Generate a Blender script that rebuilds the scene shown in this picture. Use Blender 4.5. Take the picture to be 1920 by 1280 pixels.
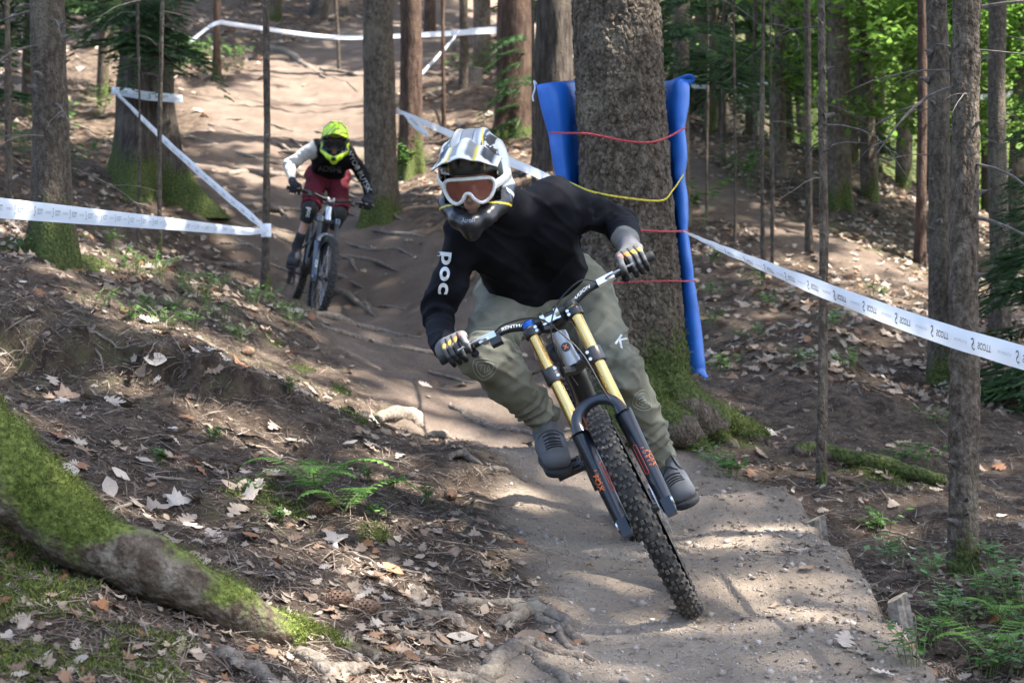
import bpy, bmesh, math, random
import numpy as np
from mathutils import Vector, Matrix, noise as mnoise
rng = np.random.default_rng(11); random.seed(5)
scene = bpy.context.scene
for o in list(bpy.data.objects): bpy.data.objects.remove(o)
COL = scene.collection
F = 3733.0                       # focal length in photograph pixels (70 mm lens)
R = math.radians
def P(px, py, Y): return np.array([(px-960)/F*Y, Y, (640-py)/F*Y])   # photo pixel + distance -> metres (camera at origin, looking +Y)
# ---------------------------------------------------------------- camera, sky, sun, exposure
cd = bpy.data.cameras.new('camera'); cam = bpy.data.objects.new('camera', cd); COL.objects.link(cam)
cam.location = (0, 0, 0); cam.rotation_euler = (R(90), 0, 0)
cd.lens = 70.0; cd.sensor_width = 36.0; cd.clip_start = 0.1; cd.clip_end = 1000
cd.dof.use_dof = True; cd.dof.focus_distance = 6.65; cd.dof.aperture_fstop = 7.0
scene.camera = cam
SUN_EL, SUN_AZ = R(62), R(100)    # azimuth clockwise from +Y (north): light comes from the right
sun_vec = np.array([math.sin(SUN_AZ)*math.cos(SUN_EL), math.cos(SUN_AZ)*math.cos(SUN_EL), math.sin(SUN_EL)])
w = bpy.data.worlds.new('World'); scene.world = w; w.use_nodes = True
nt = w.node_tree; sky = nt.nodes.new('ShaderNodeTexSky'); sky.sky_type = 'NISHITA'; sky.sun_disc = False
sky.sun_elevation = SUN_EL; sky.sun_rotation = SUN_AZ; sky.air_density = 1.0; sky.dust_density = 2.5; sky.ozone_density = 0.6
bgn = nt.nodes['Background']; bgn.inputs['Strength'].default_value = 0.13
nt.links.new(sky.outputs[0], bgn.inputs['Color'])
sd = bpy.data.lights.new('sun', 'SUN'); sun = bpy.data.objects.new('sun', sd); COL.objects.link(sun)
sd.energy = 4.6; sd.angle = R(0.9); sd.color = (1.0, 0.955, 0.89)
sun.rotation_euler = Vector(sun_vec).to_track_quat('Z', 'Y').to_euler()
scene.view_settings.view_transform = 'Standard'; scene.view_settings.look = 'None'
scene.view_settings.exposure = 2.7; scene.view_settings.gamma = 1.0; scene.view_settings.use_curve_mapping = False
scene.cycles.use_denoising = True
scene.cycles.max_bounces = 6; scene.cycles.diffuse_bounces = 3; scene.cycles.glossy_bounces = 3
scene.cycles.transparent_max_bounces = 6; scene.cycles.transmission_bounces = 4

# ---------------------------------------------------------------- helpers
def nrm(v): v = np.asarray(v, float); return v/np.linalg.norm(v)
def tag(o, label=None, cat=None, group=None, kind=None):
    if label: o['label'] = label
    if cat: o['category'] = cat
    if group: o['group'] = group
    if kind: o['kind'] = kind
    return o
def empty(name, loc=(0, 0, 0), label=None, cat=None, group=None):
    o = bpy.data.objects.new(name, None); COL.objects.link(o); o.location = loc; o.empty_display_size = .1
    return tag(o, label, cat, group)
def link(name, me, parent=None, mats=None, smooth=True, kind=None):
    o = bpy.data.objects.new(name, me); COL.objects.link(o)
    if mats is not None:
        for m in (mats if isinstance(mats, (list, tuple)) else [mats]): me.materials.append(m)
    if smooth and len(me.polygons): me.polygons.foreach_set('use_smooth', [True]*len(me.polygons))
    if parent is not None:
        o.parent = parent
        o.matrix_parent_inverse = Matrix.Translation(-Vector(parent_world(parent)))   # world coordinates kept in the mesh
    if kind: o['kind'] = kind
    return o
def parent_world(p):
    v = Vector(p.location)
    return v
def mesh_np(name, V, Fc, nper=None):
    """V (n,3); Fc (m,k) int array or list of lists"""
    me = bpy.data.meshes.new(name)
    if isinstance(Fc, np.ndarray):
        V = np.asarray(V, dtype=np.float32); m, k = Fc.shape
        me.vertices.add(len(V)); me.vertices.foreach_set('co', V.ravel())
        me.loops.add(m*k); me.loops.foreach_set('vertex_index', Fc.astype(np.int32).ravel())
        me.polygons.add(m); me.polygons.foreach_set('loop_start', np.arange(0, m*k, k, dtype=np.int32))
        me.polygons.foreach_set('loop_total', np.full(m, k, dtype=np.int32))
        me.update(calc_edges=True); me.validate()
    else:
        me.from_pydata([tuple(map(float, v)) for v in V], [], Fc); me.update()
    return me
class MB:
    """collects simple shapes into one mesh (all coordinates in world metres)"""
    def __init__(s): s.v = []; s.f = []; s.mi = []
    def add(s, V, Fs, mi=0):
        b = len(s.v); s.v.extend([tuple(map(float, p)) for p in V])
        for f in Fs: s.f.append([b+i for i in f]); s.mi.append(mi)
    def box(s, c, ax, ay, az, mi=0, taper=1.0):
        c, ax, ay, az = map(np.asarray, (c, ax, ay, az))
        V = [c+sx*ax*(taper if sz > 0 else 1)+sy*ay*(taper if sz > 0 else 1)+sz*az for sz in (-1, 1) for sx, sy in ((-1, -1), (1, -1), (1, 1), (-1, 1))]
        s.add(V, [(3, 2, 1, 0), (4, 5, 6, 7), (0, 1, 5, 4), (1, 2, 6, 5), (2, 3, 7, 6), (3, 0, 4, 7)], mi)
    def tube(s, pts, rad, seg=10, cap=True, mi=0, flat=None, up=None):
        pts = [np.asarray(p, float) for p in pts]; n = len(pts)
        if np.isscalar(rad): rad = [rad]*n
        t0 = pts[1]-pts[0]; a = np.array([0, 0, 1.]) if up is None else np.asarray(up, float)
        if abs(np.dot(t0/np.linalg.norm(t0), a/np.linalg.norm(a))) > .95: a = np.array([1., 0, 0])
        V = []; u = None
        for i, p in enumerate(pts):
            t = pts[min(i+1, n-1)]-pts[max(i-1, 0)]; t = t/(np.linalg.norm(t)+1e-9)
            u = a-np.dot(a, t)*t if u is None else u-np.dot(u, t)*t
            u = u/(np.linalg.norm(u)+1e-9); b = np.cross(t, u)
            for k in range(seg):
                an = 2*math.pi*k/seg
                V.append(p+rad[i]*(math.cos(an)*u*(1 if flat is None else flat)+math.sin(an)*b))
        Fs = [(i*seg+k, i*seg+(k+1) % seg, (i+1)*seg+(k+1) % seg, (i+1)*seg+k) for i in range(n-1) for k in range(seg)]
        if cap: Fs += [tuple(range(seg))[::-1], tuple((n-1)*seg+k for k in range(seg))]
        s.add(V, Fs, mi)
    def lathe(s, o, axis, prof, seg=24, mi=0, closed=False):
        """prof: list of (distance along axis, radius)"""
        axis = np.asarray(axis, float); axis = axis/np.linalg.norm(axis); o = np.asarray(o, float)
        a = np.array([0, 0, 1.]) if abs(axis[2]) < .9 else np.array([1., 0, 0])
        u = np.cross(axis, a); u /= np.linalg.norm(u); b = np.cross(axis, u); V = []
        for h, r_ in prof:
            for k in range(seg):
                an = 2*math.pi*k/seg; V.append(o+axis*h+r_*(math.cos(an)*u+math.sin(an)*b))
        n = len(prof); Fs = []
        for i in range(n if closed else n-1):
            j = (i+1) % n
            for k in range(seg): Fs.append((i*seg+k, i*seg+(k+1) % seg, j*seg+(k+1) % seg, j*seg+k))
        s.add(V, Fs, mi)
    def build(s, name, mats, parent=None, smooth=True, kind=None, sharp=None):
        me = bpy.data.meshes.new(name); me.from_pydata(s.v, [], s.f); me.update()
        bm = bmesh.new(); bm.from_mesh(me); bmesh.ops.recalc_face_normals(bm, faces=bm.faces[:]); bm.to_mesh(me); bm.free()
        o = link(name, me, parent, mats, smooth, kind)
        if any(s.mi): me.polygons.foreach_set('material_index', s.mi)
        if smooth: me.set_sharp_from_angle(angle=R(sharp if sharp else 40))
        return o
# ---- fractal value noise (numpy)
_perm = np.random.default_rng(3).random((64, 64, 64)).astype(np.float32)
def vnoise(x, y, z=None):
    x = np.asarray(x, float); y = np.asarray(y, float); z = np.zeros_like(x) if z is None else np.asarray(z, float)
    xi = np.floor(x).astype(int); yi = np.floor(y).astype(int); zi = np.floor(z).astype(int)
    fx = x-xi; fy = y-yi; fz = z-zi
    fx = fx*fx*(3-2*fx); fy = fy*fy*(3-2*fy); fz = fz*fz*(3-2*fz)
    g = lambda a, b, c: _perm[(xi+a) & 63, (yi+b) & 63, (zi+c) & 63]
    c0 = (g(0,0,0)*(1-fx)+g(1,0,0)*fx)*(1-fy)+(g(0,1,0)*(1-fx)+g(1,1,0)*fx)*fy
    c1 = (g(0,0,1)*(1-fx)+g(1,0,1)*fx)*(1-fy)+(g(0,1,1)*(1-fx)+g(1,1,1)*fx)*fy
    return (c0*(1-fz)+c1*fz)*2-1
def fbm(x, y, z=None, oct=4):
    s = 0; a = 1.; k = 1.
    for i in range(oct):
        s = s+a*vnoise(np.asarray(x)*k+17.3*i, np.asarray(y)*k+5.1*i, None if z is None else np.asarray(z)*k+9.7*i); a *= .5; k *= 2.03
    return s
def sstep(a, b, x):
    t = np.clip((x-a)/(b-a), 0, 1); return t*t*(3-2*t)
def spline(pts, n=8):
    """Catmull-Rom through points"""
    p = [np.asarray(q, float) for q in pts]; p = [2*p[0]-p[1]]+p+[2*p[-1]-p[-2]]; out = []
    for i in range(1, len(p)-2):
        for k in range(n):
            t = k/n; a, b, c, d = p[i-1:i+3]
            out.append(.5*(2*b+(c-a)*t+(2*a-5*b+4*c-d)*t*t+(3*b-3*c+d-a)*t**3))
    out.append(p[-2]); return out
# ---- signed-distance modelling: smooth unions of tapered capsules, meshed with surface nets
def cap_sd(p, a, b, ra, rb):
    a = np.asarray(a, float); b = np.asarray(b, float); ab = b-a
    t = np.clip(((p-a)@ab)/(ab@ab+1e-12), 0, 1)
    return np.linalg.norm(p-a-t[..., None]*ab, axis=-1)-(ra+(rb-ra)*t)
def smin(a, b, k):
    h = np.clip(.5+.5*(b-a)/k, 0, 1); return b*(1-h)+a*h-k*h*(1-h)
def union(prims, k):
    def f(p):
        d = None
        for q in prims:
            e = q(p) if callable(q) else cap_sd(p, *q)
            d = e if d is None else smin(d, e, k)
        return d
    return f
def ell(c, axes, rad):
    """ellipsoid with axis vectors (3x3 rows) and radii"""
    c = np.asarray(c, float); A = np.asarray(axes, float); rad = np.asarray(rad, float)
    def f(p):
        q = ((p-c)@A.T)/rad; k = np.linalg.norm(q, axis=-1)
        g = np.linalg.norm(q/rad, axis=-1)+1e-9
        return k*(k-1)/g
    return f
def surfnet(f, lo, hi, h):
    lo = np.asarray(lo, float); hi = np.asarray(hi, float)
    m = 5; nb = np.ceil((hi-lo)/(h*m)).astype(int)+1; n = nb*m+1
    cx = [lo[i]+h*m*np.arange(nb[i]+1) for i in range(3)]
    Cg = f(np.stack(np.meshgrid(*cx, indexing='ij'), -1).reshape(-1, 3)).reshape(nb+1)       # coarse pass finds the blocks near the surface
    cc = np.stack([Cg[i:Cg.shape[0]-1+i, j:Cg.shape[1]-1+j, k:Cg.shape[2]-1+k] for i in (0, 1) for j in (0, 1) for k in (0, 1)])
    blk = (np.abs(cc).min(0) < m*h*1.35) | ((cc < 0).any(0) & (cc > 0).any(0))
    G = np.repeat(np.repeat(np.repeat(Cg, m, 0), m, 1), m, 2)[:n[0], :n[1], :n[2]].astype(np.float32)
    mask = np.zeros(tuple(n), bool); B3 = np.repeat(np.repeat(np.repeat(blk, m, 0), m, 1), m, 2)
    for i in (0, 1):
        for j in (0, 1):
            for k in (0, 1): mask[i:i+B3.shape[0], j:j+B3.shape[1], k:k+B3.shape[2]] |= B3
    ix = np.argwhere(mask); vals = np.empty(len(ix), np.float32)
    for i in range(0, len(ix), 200000): vals[i:i+200000] = f(lo+h*ix[i:i+200000].astype(float))
    G[mask] = vals
    S = G < 0
    cn = [(i, j, k) for i in (0, 1) for j in (0, 1) for k in (0, 1)]
    sl = lambda A, c: A[c[0]:A.shape[0]-1+c[0], c[1]:A.shape[1]-1+c[1], c[2]:A.shape[2]-1+c[2]]
    cnt = sum(sl(S, c).astype(int) for c in cn); act = (cnt > 0) & (cnt < 8)
    idx = np.argwhere(act); num = -np.ones(act.shape, int); num[act] = np.arange(len(idx))
    acc = np.zeros((len(idx), 3)); wt = np.zeros(len(idx))
    for a in cn:
        for d in range(3):
            if a[d]: continue
            b = list(a); b[d] = 1
            va = G[idx[:, 0]+a[0], idx[:, 1]+a[1], idx[:, 2]+a[2]]; vb = G[idx[:, 0]+b[0], idx[:, 1]+b[1], idx[:, 2]+b[2]]
            m = (va < 0) != (vb < 0); t = np.where(m, va/(va-vb+1e-20), 0)
            q = idx+np.array(a, float); q[:, d] += t
            acc += np.where(m[:, None], q, 0); wt += m
    V = lo+h*acc/wt[:, None]
    Q = []
    for d in range(3):
        e1, e2 = [(1, 2), (2, 0), (0, 1)][d]
        sh = [slice(None)]*3; sh2 = [slice(None)]*3; sh[d] = slice(0, -1); sh2[d] = slice(1, None)
        A = S[tuple(sh)]; B_ = S[tuple(sh2)]; ch = np.argwhere(A != B_)
        ch = ch[(ch[:, e1] > 0) & (ch[:, e2] > 0) & (ch[:, e1] < n[e1]-1) & (ch[:, e2] < n[e2]-1)]
        if not len(ch): continue
        o1 = np.zeros(3, int); o1[e1] = 1; o2 = np.zeros(3, int); o2[e2] = 1
        g = lambda q: num[q[:, 0], q[:, 1], q[:, 2]]
        q4 = np.stack([g(ch), g(ch-o1), g(ch-o1-o2), g(ch-o2)], 1)
        fl = A[tuple(ch.T)]
        q4[~fl] = q4[~fl][:, ::-1]
        Q.append(q4)
    Q = np.concatenate(Q); Q = Q[(Q >= 0).all(1)]
    return V, Q
def sdf_obj(name, f, lo, hi, h, mats, parent=None, relax=1):
    V, Q = surfnet(f, lo, hi, h)
    me = mesh_np(name, V, Q)
    return link(name, me, parent, mats)
def project(f, p, d, maxd=.3, off=.0025):
    """march points p along direction d onto the surface f=off"""
    p = np.array(p, float); d = np.asarray(d, float)/np.linalg.norm(d); tot = np.zeros(len(p))
    for i in range(60):
        e = f(p)-off; e = np.where(tot > maxd, 0, e); p = p+d*(e*.8)[:, None]; tot += np.abs(e)*.8
    return p
# ---- lettering: font outlines -> flat triangles -> mapped on to a surface
_tcache = {}
def text2d(s, shear=0., spacing=1., cuts=1, bold=0.):
    key = (s, shear, spacing, cuts, bold)
    if key in _tcache: return _tcache[key]
    cu = bpy.data.curves.new('lettering', 'FONT'); cu.body = s; cu.shear = shear; cu.space_character = spacing; cu.offset = bold
    cu.resolution_u = 4; cu.fill_mode = 'FRONT'
    ob = bpy.data.objects.new('lettering', cu); COL.objects.link(ob)
    dg = bpy.context.evaluated_depsgraph_get(); me = bpy.data.meshes.new_from_object(ob.evaluated_get(dg))
    bm = bmesh.new(); bm.from_mesh(me); bmesh.ops.triangulate(bm, faces=bm.faces[:])
    for c in range(cuts):
        L = [e for e in bm.edges if e.calc_length() > .12]
        if L: bmesh.ops.subdivide_edges(bm, edges=L, cuts=1); bmesh.ops.triangulate(bm, faces=bm.faces[:])
    V = np.array([v.co[:2] for v in bm.verts]); T = [[v.index for v in f.verts] for f in bm.faces]
    bm.free(); bpy.data.objects.remove(ob); bpy.data.curves.remove(cu); bpy.data.meshes.remove(me)
    lo = V.min(0); hi = V.max(0); V = V-(lo+hi)/2; V = V/(hi[1]-lo[1])       # height 1, centred
    _tcache[key] = (V, T); return V, T
# ---------------------------------------------------------------- materials
def nodes(m):
    m.use_nodes = True; return m.node_tree.nodes, m.node_tree.links, m.node_tree.nodes['Principled BSDF']
def plain(name, col, rough=.6, metal=0., spec=.5, var=.0, scale=30., bump=0., bscale=80., coat=0., sheen=0., dirt=None):
    m = bpy.data.materials.new(name); N, L, b = nodes(m)
    b.inputs['Base Color'].default_value = (*col, 1); b.inputs['Roughness'].default_value = rough
    b.inputs['Metallic'].default_value = metal; b.inputs['Specular IOR Level'].default_value = spec
    b.inputs['Coat Weight'].default_value = coat; b.inputs['Sheen Weight'].default_value = sheen
    tc = N.new('ShaderNodeTexCoord')
    if var or dirt:
        nz = N.new('ShaderNodeTexNoise'); nz.inputs['Scale'].default_value = scale; nz.inputs['Detail'].default_value = 5
        L.new(tc.outputs['Object'], nz.inputs['Vector'])
        mx = N.new('ShaderNodeMix'); mx.data_type = 'RGBA'
        c2 = dirt if dirt else tuple(c*(1-var) for c in col)
        c1 = col if dirt else tuple(min(1, c*(1+var)) for c in col)
        mx.inputs['A'].default_value = (*c1, 1); mx.inputs['B'].default_value = (*c2, 1)
        mr = N.new('ShaderNodeMapRange'); mr.inputs['From Min'].default_value = .35 if not dirt else .5; mr.inputs['From Max'].default_value = .65 if not dirt else .75
        L.new(nz.outputs['Fac'], mr.inputs['Value']); L.new(mr.outputs[0], mx.inputs['Factor']); L.new(mx.outputs['Result'], b.inputs['Base Color'])
    if bump:
        n2 = N.new('ShaderNodeTexNoise'); n2.inputs['Scale'].default_value = bscale; n2.inputs['Detail'].default_value = 4
        L.new(tc.outputs['Object'], n2.inputs['Vector'])
        bp = N.new('ShaderNodeBump'); bp.inputs['Strength'].default_value = bump; bp.inputs['Distance'].default_value = .01
        L.new(n2.outputs['Fac'], bp.inputs['Height']); L.new(bp.outputs[0], b.inputs['Normal'])
    return m
def ramp(N, stops):
    r_ = N.new('ShaderNodeValToRGB'); e = r_.color_ramp.elements
    while len(e) < len(stops): e.new(.5)
    for i, (p, c) in enumerate(stops): e[i].position = p; e[i].color = (*c, 1)
    return r_
def leafmat(name, cols, trans=.35, rough=.55):
    """leaf: colour varies from leaf to leaf (per mesh island)"""
    m = bpy.data.materials.new(name); N, L, b = nodes(m)
    g = N.new('ShaderNodeNewGeometry'); r_ = ramp(N, [(i/(max(1, len(cols)-1)), c) for i, c in enumerate(cols)])
    L.new(g.outputs['Random Per Island'], r_.inputs[0]); L.new(r_.outputs[0], b.inputs['Base Color'])
    b.inputs['Roughness'].default_value = rough; b.inputs['Specular IOR Level'].default_value = .3
    if trans:
        t = N.new('ShaderNodeBsdfTranslucent'); L.new(r_.outputs[0], t.inputs['Color'])
        mx = N.new('ShaderNodeMixShader'); mx.inputs[0].default_value = trans
        out = [n for n in N if n.type == 'OUTPUT_MATERIAL'][0]
        L.new(b.outputs[0], mx.inputs[1]); L.new(t.outputs[0], mx.inputs[2]); L.new(mx.outputs[0], out.inputs[0])
    return m
# ================================================================= GROUND
ANCH = [  # photo pixel and distance of points on the ground
 (1300,1150,6.45),(1195,1020,7.73),(1280,1280,5.65),(960,1280,5.6),(1600,1280,5.75),(700,1280,5.4),(1000,920,8.2),(930,850,10),(800,722,12.5),(900,735,12.3),
 (700,640,15.5),(800,625,15.8),(600,598,17.4),(548,566,18.6),(680,520,18.5),(560,420,21),(640,400,21.5),(580,300,25.5),(620,200,30),(680,110,36),(600,50,41),(700,0,46),
 (270,345,20),(95,500,11.5),(497,540,13.5),(0,470,11.2),(300,485,12.8),(400,520,13),(30,350,18),(150,290,21.5),(50,180,28),(200,100,34),(100,0,42),(400,380,20),(400,200,29),
 (0,590,8.6),(250,640,8.6),(450,700,8.5),(600,740,8.7),(800,850,9.2),(700,775,9.3),(640,660,11.5),(0,690,8.0),(250,730,7.9),(450,790,7.9),(300,850,7.2),(100,800,7.2),(500,900,7.0),(600,1000,6.5),(700,900,7.6),
 (400,1000,6.25),(200,905,6.55),(300,1000,6.05),(100,1110,5.25),(200,1200,5.0),(300,1280,4.85),(0,1280,4.7),(600,1180,5.7),(900,1150,6.1),(900,1000,7.0),(450,1200,5.35),
 (1180,800,9.3),(1400,830,9.3),(1480,930,8.25),(1400,900,8.5),(1600,1060,7.0),(1690,1200,6.1),(1750,1280,5.8),(1545,1005,7.95),(1720,1190,6.5),(1850,1200,6.25),(1800,1035,7.5),(1900,1000,7.8),(1540,915,8.6),(1770,905,9.0),(1500,850,9.5),
 (1900,800,10.5),(1760,720,12),(1600,640,12.6),(1400,600,13.5),(1290,700,11),(1400,450,17),(1330,300,21),(1450,335,21),(1560,385,20),(1720,470,19),(1900,560,17),(1100,600,13.5),(1000,500,17),
 (590,640,15.2),(545,600,15.6),(850,330,23.5),(740,400,20.5),(960,250,26.5),(870,165,29),(1050,300,22.5),(1050,150,30),(900,60,38),(1200,240,24)]
EXTRA = [(-4,4,-.55),(-6,8,.5),(-8,14,1.3),(-12,25,3.4),(-18,40,8),(3,3,-1.4),(-2,1,-1.35),(1,1,-1.5),(5,5,-1.5),(7,10,-.9),(9,16,-.3),(8,22,.5),(12,30,-.5),(9,32,1.0),(5,30,2.4),(4,38,3.6),(14,45,1.0),(0,50,9),(-8,60,14),(20,60,6),(10,60,8),(30,80,16),(5,80,17),(-20,80,20),(60,80,18),(-60,60,20),(-50,20,6),(50,20,-4),(0,120,28),(60,120,30),(-60,120,30),(25,45,0.5),(30,25,-3)]
_A = np.array([P(*a) for a in ANCH]+[np.array(e, float) for e in EXTRA])
def _w(X, Y): return np.stack([X/(Y*.35+3), np.log(Y+2.5)*2.2], -1)          # even out near and far anchors
_S = _w(_A[:, 0], _A[:, 1])
def _k(r2): return r2*np.log(r2+1e-9)
_n = len(_A); _K = _k(((_S[:, None]-_S[None])**2).sum(-1))+np.eye(_n)*.012
_M = np.zeros((_n+3, _n+3)); _M[:_n, :_n] = _K; _M[:_n, _n] = 1; _M[:_n, _n+1:] = _S; _M[_n:, :_n] = _M[:_n, _n:].T
_zs = _A[:, 2]/(_A[:, 1]*.12+1); _c = np.linalg.solve(_M, np.concatenate([_zs, np.zeros(3)]))
def Hbase(X, Y):
    X = np.asarray(X, float); Y = np.maximum(np.asarray(Y, float), .3); sh = X.shape
    S = _w(X.ravel(), Y.ravel()); out = np.empty(len(S))
    for i in range(0, len(S), 20000):
        s = S[i:i+20000]; out[i:i+20000] = _k(((s[:, None]-_S[None])**2).sum(-1))@_c[:_n]+_c[_n]+s@_c[_n+1:]
    return out.reshape(sh)*(Y*.12+1)
TRAIL = np.array([(.45,1,.6),(.5,4.5,.62),(.6,6.4,.64),(.58,8,.56),(.02,10,.5),(-.45,12.5,.65),(-.95,15.5,.8),(-1.25,18,.9),(-2.4,21,1.1),(-2.9,25.5,1.2),(-3.1,30,1.5),(-2.9,36,1.6),(-1.6,42,1.6),(1,50,1.6)])
PATH2 = np.array([(1.6,22,.3),(2.3,18.5,.4),(3.0,17,.4),(3.6,15.5,.4),(4.6,13.5,.4)])
def pathdist(X, Y, T):
    best = np.full(np.shape(X), 9.); 
    for a, b in zip(T[:-1], T[1:]):
        d = b[:2]-a[:2]; t = np.clip(((X-a[0])*d[0]+(Y-a[1])*d[1])/(d@d), 0, 1)
        best = np.minimum(best, np.hypot(X-a[0]-t*d[0], Y-a[1]-t*d[1])/(a[2]+(b[2]-a[2])*t))
    return best
EDGE = [P(1440,905,8.45)[:2], P(1500,945,8.15)[:2], P(1560,1010,7.5)[:2], P(1640,1110,6.75)[:2], P(1700,1200,6.12)[:2], P(1790,1290,5.7)[:2], P(1900,1420,5.1)[:2]]
def sdist(X, Y, pl):
    """signed distance to a polyline (positive on its left), plus how far along 0..1"""
    best = np.full(np.shape(X), 99.); sg = np.zeros(np.shape(X)); n = len(pl)-1; al = np.zeros(np.shape(X))
    for i in range(n):
        a = np.asarray(pl[i]); d = np.asarray(pl[i+1])-a; t = np.clip(((X-a[0])*d[0]+(Y-a[1])*d[1])/(d@d), 0, 1)
        ex = X-a[0]-t*d[0]; ey = Y-a[1]-t*d[1]; q = np.hypot(ex, ey); c = d[0]*ey-d[1]*ex
        u = q < best; best = np.where(u, q, best); sg = np.where(u, np.sign(c), sg); al = np.where(u, (i+t)/n, al)
    return best*sg, al
def trailmask(X, Y):
    d = pathdist(X, Y, TRAIL)+.22*fbm(X*1.3, Y*1.3)
    m = 1-sstep(.75, 1.25, d)
    d2 = pathdist(X, Y, PATH2)+.3*fbm(X*1.5+9, Y*1.5)
    s, al = sdist(X, Y, EDGE); s = -s+.04*fbm(X*6, Y*6); e = (Y < 8.6)*sstep(.02, .10, al+(Y < 6)*1.)
    m = np.where((e > .5) & (X > .5), sstep(-.03, .03, s), m)                    # the trail reaches to its worn right-hand edge
    return np.maximum(m, .75*(1-sstep(.7, 1.2, d2)))
# the worn right-hand edge of the trail (held by stakes) and the undercut lip of the left bank, as plan polylines
LIP = [P(-350,540,8.7)[:2], P(0,592,8.45)[:2], P(120,610,8.4)[:2], P(250,642,8.45)[:2], P(350,668,8.35)[:2], P(450,700,8.35)[:2], P(590,735,8.6)[:2]]
def H(X, Y, detail=True):
    X = np.asarray(X, float); Y = np.asarray(Y, float); z = Hbase(X, Y)
    s, al = sdist(X, Y, EDGE); s = -s+.04*fbm(X*6, Y*6)
    near = (1-sstep(.3, .9, np.abs(s)))*sstep(0, .12, al)
    z = z+near*(.045*(1-sstep(-.035, .035, -s))-.065*sstep(-.035, .045, -s))        # trail side (left) up, outside down
    s2, al2 = sdist(X, Y, LIP); s2 = s2+.07*fbm(X*4+3, Y*4)
    e2 = sstep(0, .1, al2)*(1-sstep(.8, 1, al2))*(1-sstep(.25, .8, np.abs(s2)))
    z = z+e2*(.045*sstep(-.03, .05, s2)-.10*sstep(-.04, .03, -s2)+.02*fbm(X*14, Y*14, oct=3))             # beyond the lip higher, under it lower
    if detail:
        tm = trailmask(X, Y)
        z = z+(1-.75*tm)*(.035*fbm(X*1.7, Y*1.7)+.014*fbm(X*7, Y*7, oct=3)+.006*vnoise(X*37, Y*37))*np.minimum(1+Y*.03, 3)
        z = z+tm*(.008*fbm(X*5, Y*5, oct=3)+.0022*vnoise(X*60, Y*60)*(Y < 14))*np.minimum(1+Y*.06, 4)
        z = z+tm*sstep(10, 14, Y)*(.03*fbm(X*2.2+5, Y*2.2, oct=4)+.016*np.abs(vnoise(X*5, Y*3)))
        rut = np.exp(-((pathdist(X, Y, TRAIL))/.55)**2); z = z-rut*.05*sstep(9, 13, Y)*(1+.5*vnoise(X*.7, Y*.5))
    return z
def hit(px, py, lo=1.5, hi=60):
    """distance at which the photo pixel's ray meets the ground"""
    Ys = np.concatenate([np.arange(lo, 12, .04), np.arange(12, hi, .12)]); X = (px-960)/F*Ys; Z = (640-py)/F*Ys
    d = Z-H(X, Ys); k = np.argmax(d < 0)
    if not (d < 0).any(): k = len(Ys)-1
    Y = Ys[k]; return np.array([(px-960)/F*Y, Y, float(H(np.array([(px-960)/F*Y]), np.array([Y]))[0])])
_t = np.concatenate([np.linspace(-.95,-.34,34)[:-1], np.linspace(-.34,.34,560), np.linspace(.34,.95,34)[1:]])
_r = [.6]
while _r[-1] < 125: y = _r[-1]; _r.append(y+(.08 if y < 4.2 else .021*(max(y, 5)/5.5)**1.35))
_r = np.array(_r); GT, GR = np.meshgrid(_t, _r); GX = GT*(GR+6); GY = GR
GZ = H(GX, GY); _nr, _nc = GX.shape
ii = np.arange(_nr*_nc).reshape(_nr, _nc)
gf = np.stack([ii[:-1, :-1], ii[:-1, 1:], ii[1:, 1:], ii[1:, :-1]], -1).reshape(-1, 4)
gme = mesh_np('ground', np.stack([GX, GY, GZ], -1).reshape(-1, 3), gf)
gtm = trailmask(GX, GY).ravel()
s2g, al2g = sdist(GX, GY, LIP)
MOSSG = [(140,490,.25),(40,470,.3),(640,735,.12),(520,650,.14),(430,620,.14),(565,700,.1),(80,1220,.3),(200,1240,.25),(30,1160,.35),(470,930,.12),(520,950,.09),(650,770,.12),(1650,890,.22),(1300,820,.2),(1380,835,.15),(20,1030,.25),(760,905,.07),(700,1000,.06),(560,1180,.1)]
gms = np.zeros(GX.shape)
for a, b, r_ in MOSSG:
    q = hit(a, b); gms = np.maximum(gms, 1-sstep(.2, 1.0, np.hypot(GX-q[0], (GY-q[1])*.7)/r_+.5*fbm(GX*6, GY*6)))
far = sstep(9, 22, GY)
gms = np.maximum(gms, .40*sstep(.45, .9, fbm(GX*.6+4, GY*.6)+.2*fbm(GX*5, GY*5))*(1-gtm.reshape(GX.shape)))
gms = np.maximum(gms, 1.2*sstep(27, 34, GY)*sstep(3.5, 6.5, GX-.06*(GY-27)))       # grassy clearing beyond the right slope
for nm, arr in (('trail', gtm), ('moss', gms.ravel())):
    a = gme.attributes.new(nm, 'FLOAT', 'POINT'); a.data.foreach_set('value', arr.astype(np.float32))
m = bpy.data.materials.new('forest_floor'); N, L, b = nodes(m)
tc = N.new('ShaderNodeTexCoord'); at = N.new('ShaderNodeAttribute'); at.attribute_name = 'trail'; am = N.new('ShaderNodeAttribute'); am.attribute_name = 'moss'
def noi(sc, det=6, rough=.6):
    n = N.new('ShaderNodeTexNoise'); n.inputs['Scale'].default_value = sc; n.inputs['Detail'].default_value = det; n.inputs['Roughness'].default_value = rough
    L.new(tc.outputs['Object'], n.inputs['Vector']); return n
n1 = noi(9, 8, .7); n2 = noi(2.1, 4); n3 = noi(70, 4, .7); n4 = noi(1.1, 3)
r1 = ramp(N, [(.3, (.024,.017,.012)), (.45, (.062,.044,.031)), (.56, (.115,.083,.059)), (.7, (.18,.137,.10))]); L.new(n1.outputs['Fac'], r1.inputs[0])
r2 = ramp(N, [(.3, (.24,.185,.135)), (.5, (.355,.285,.215)), (.7, (.47,.39,.305))]); 
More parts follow.
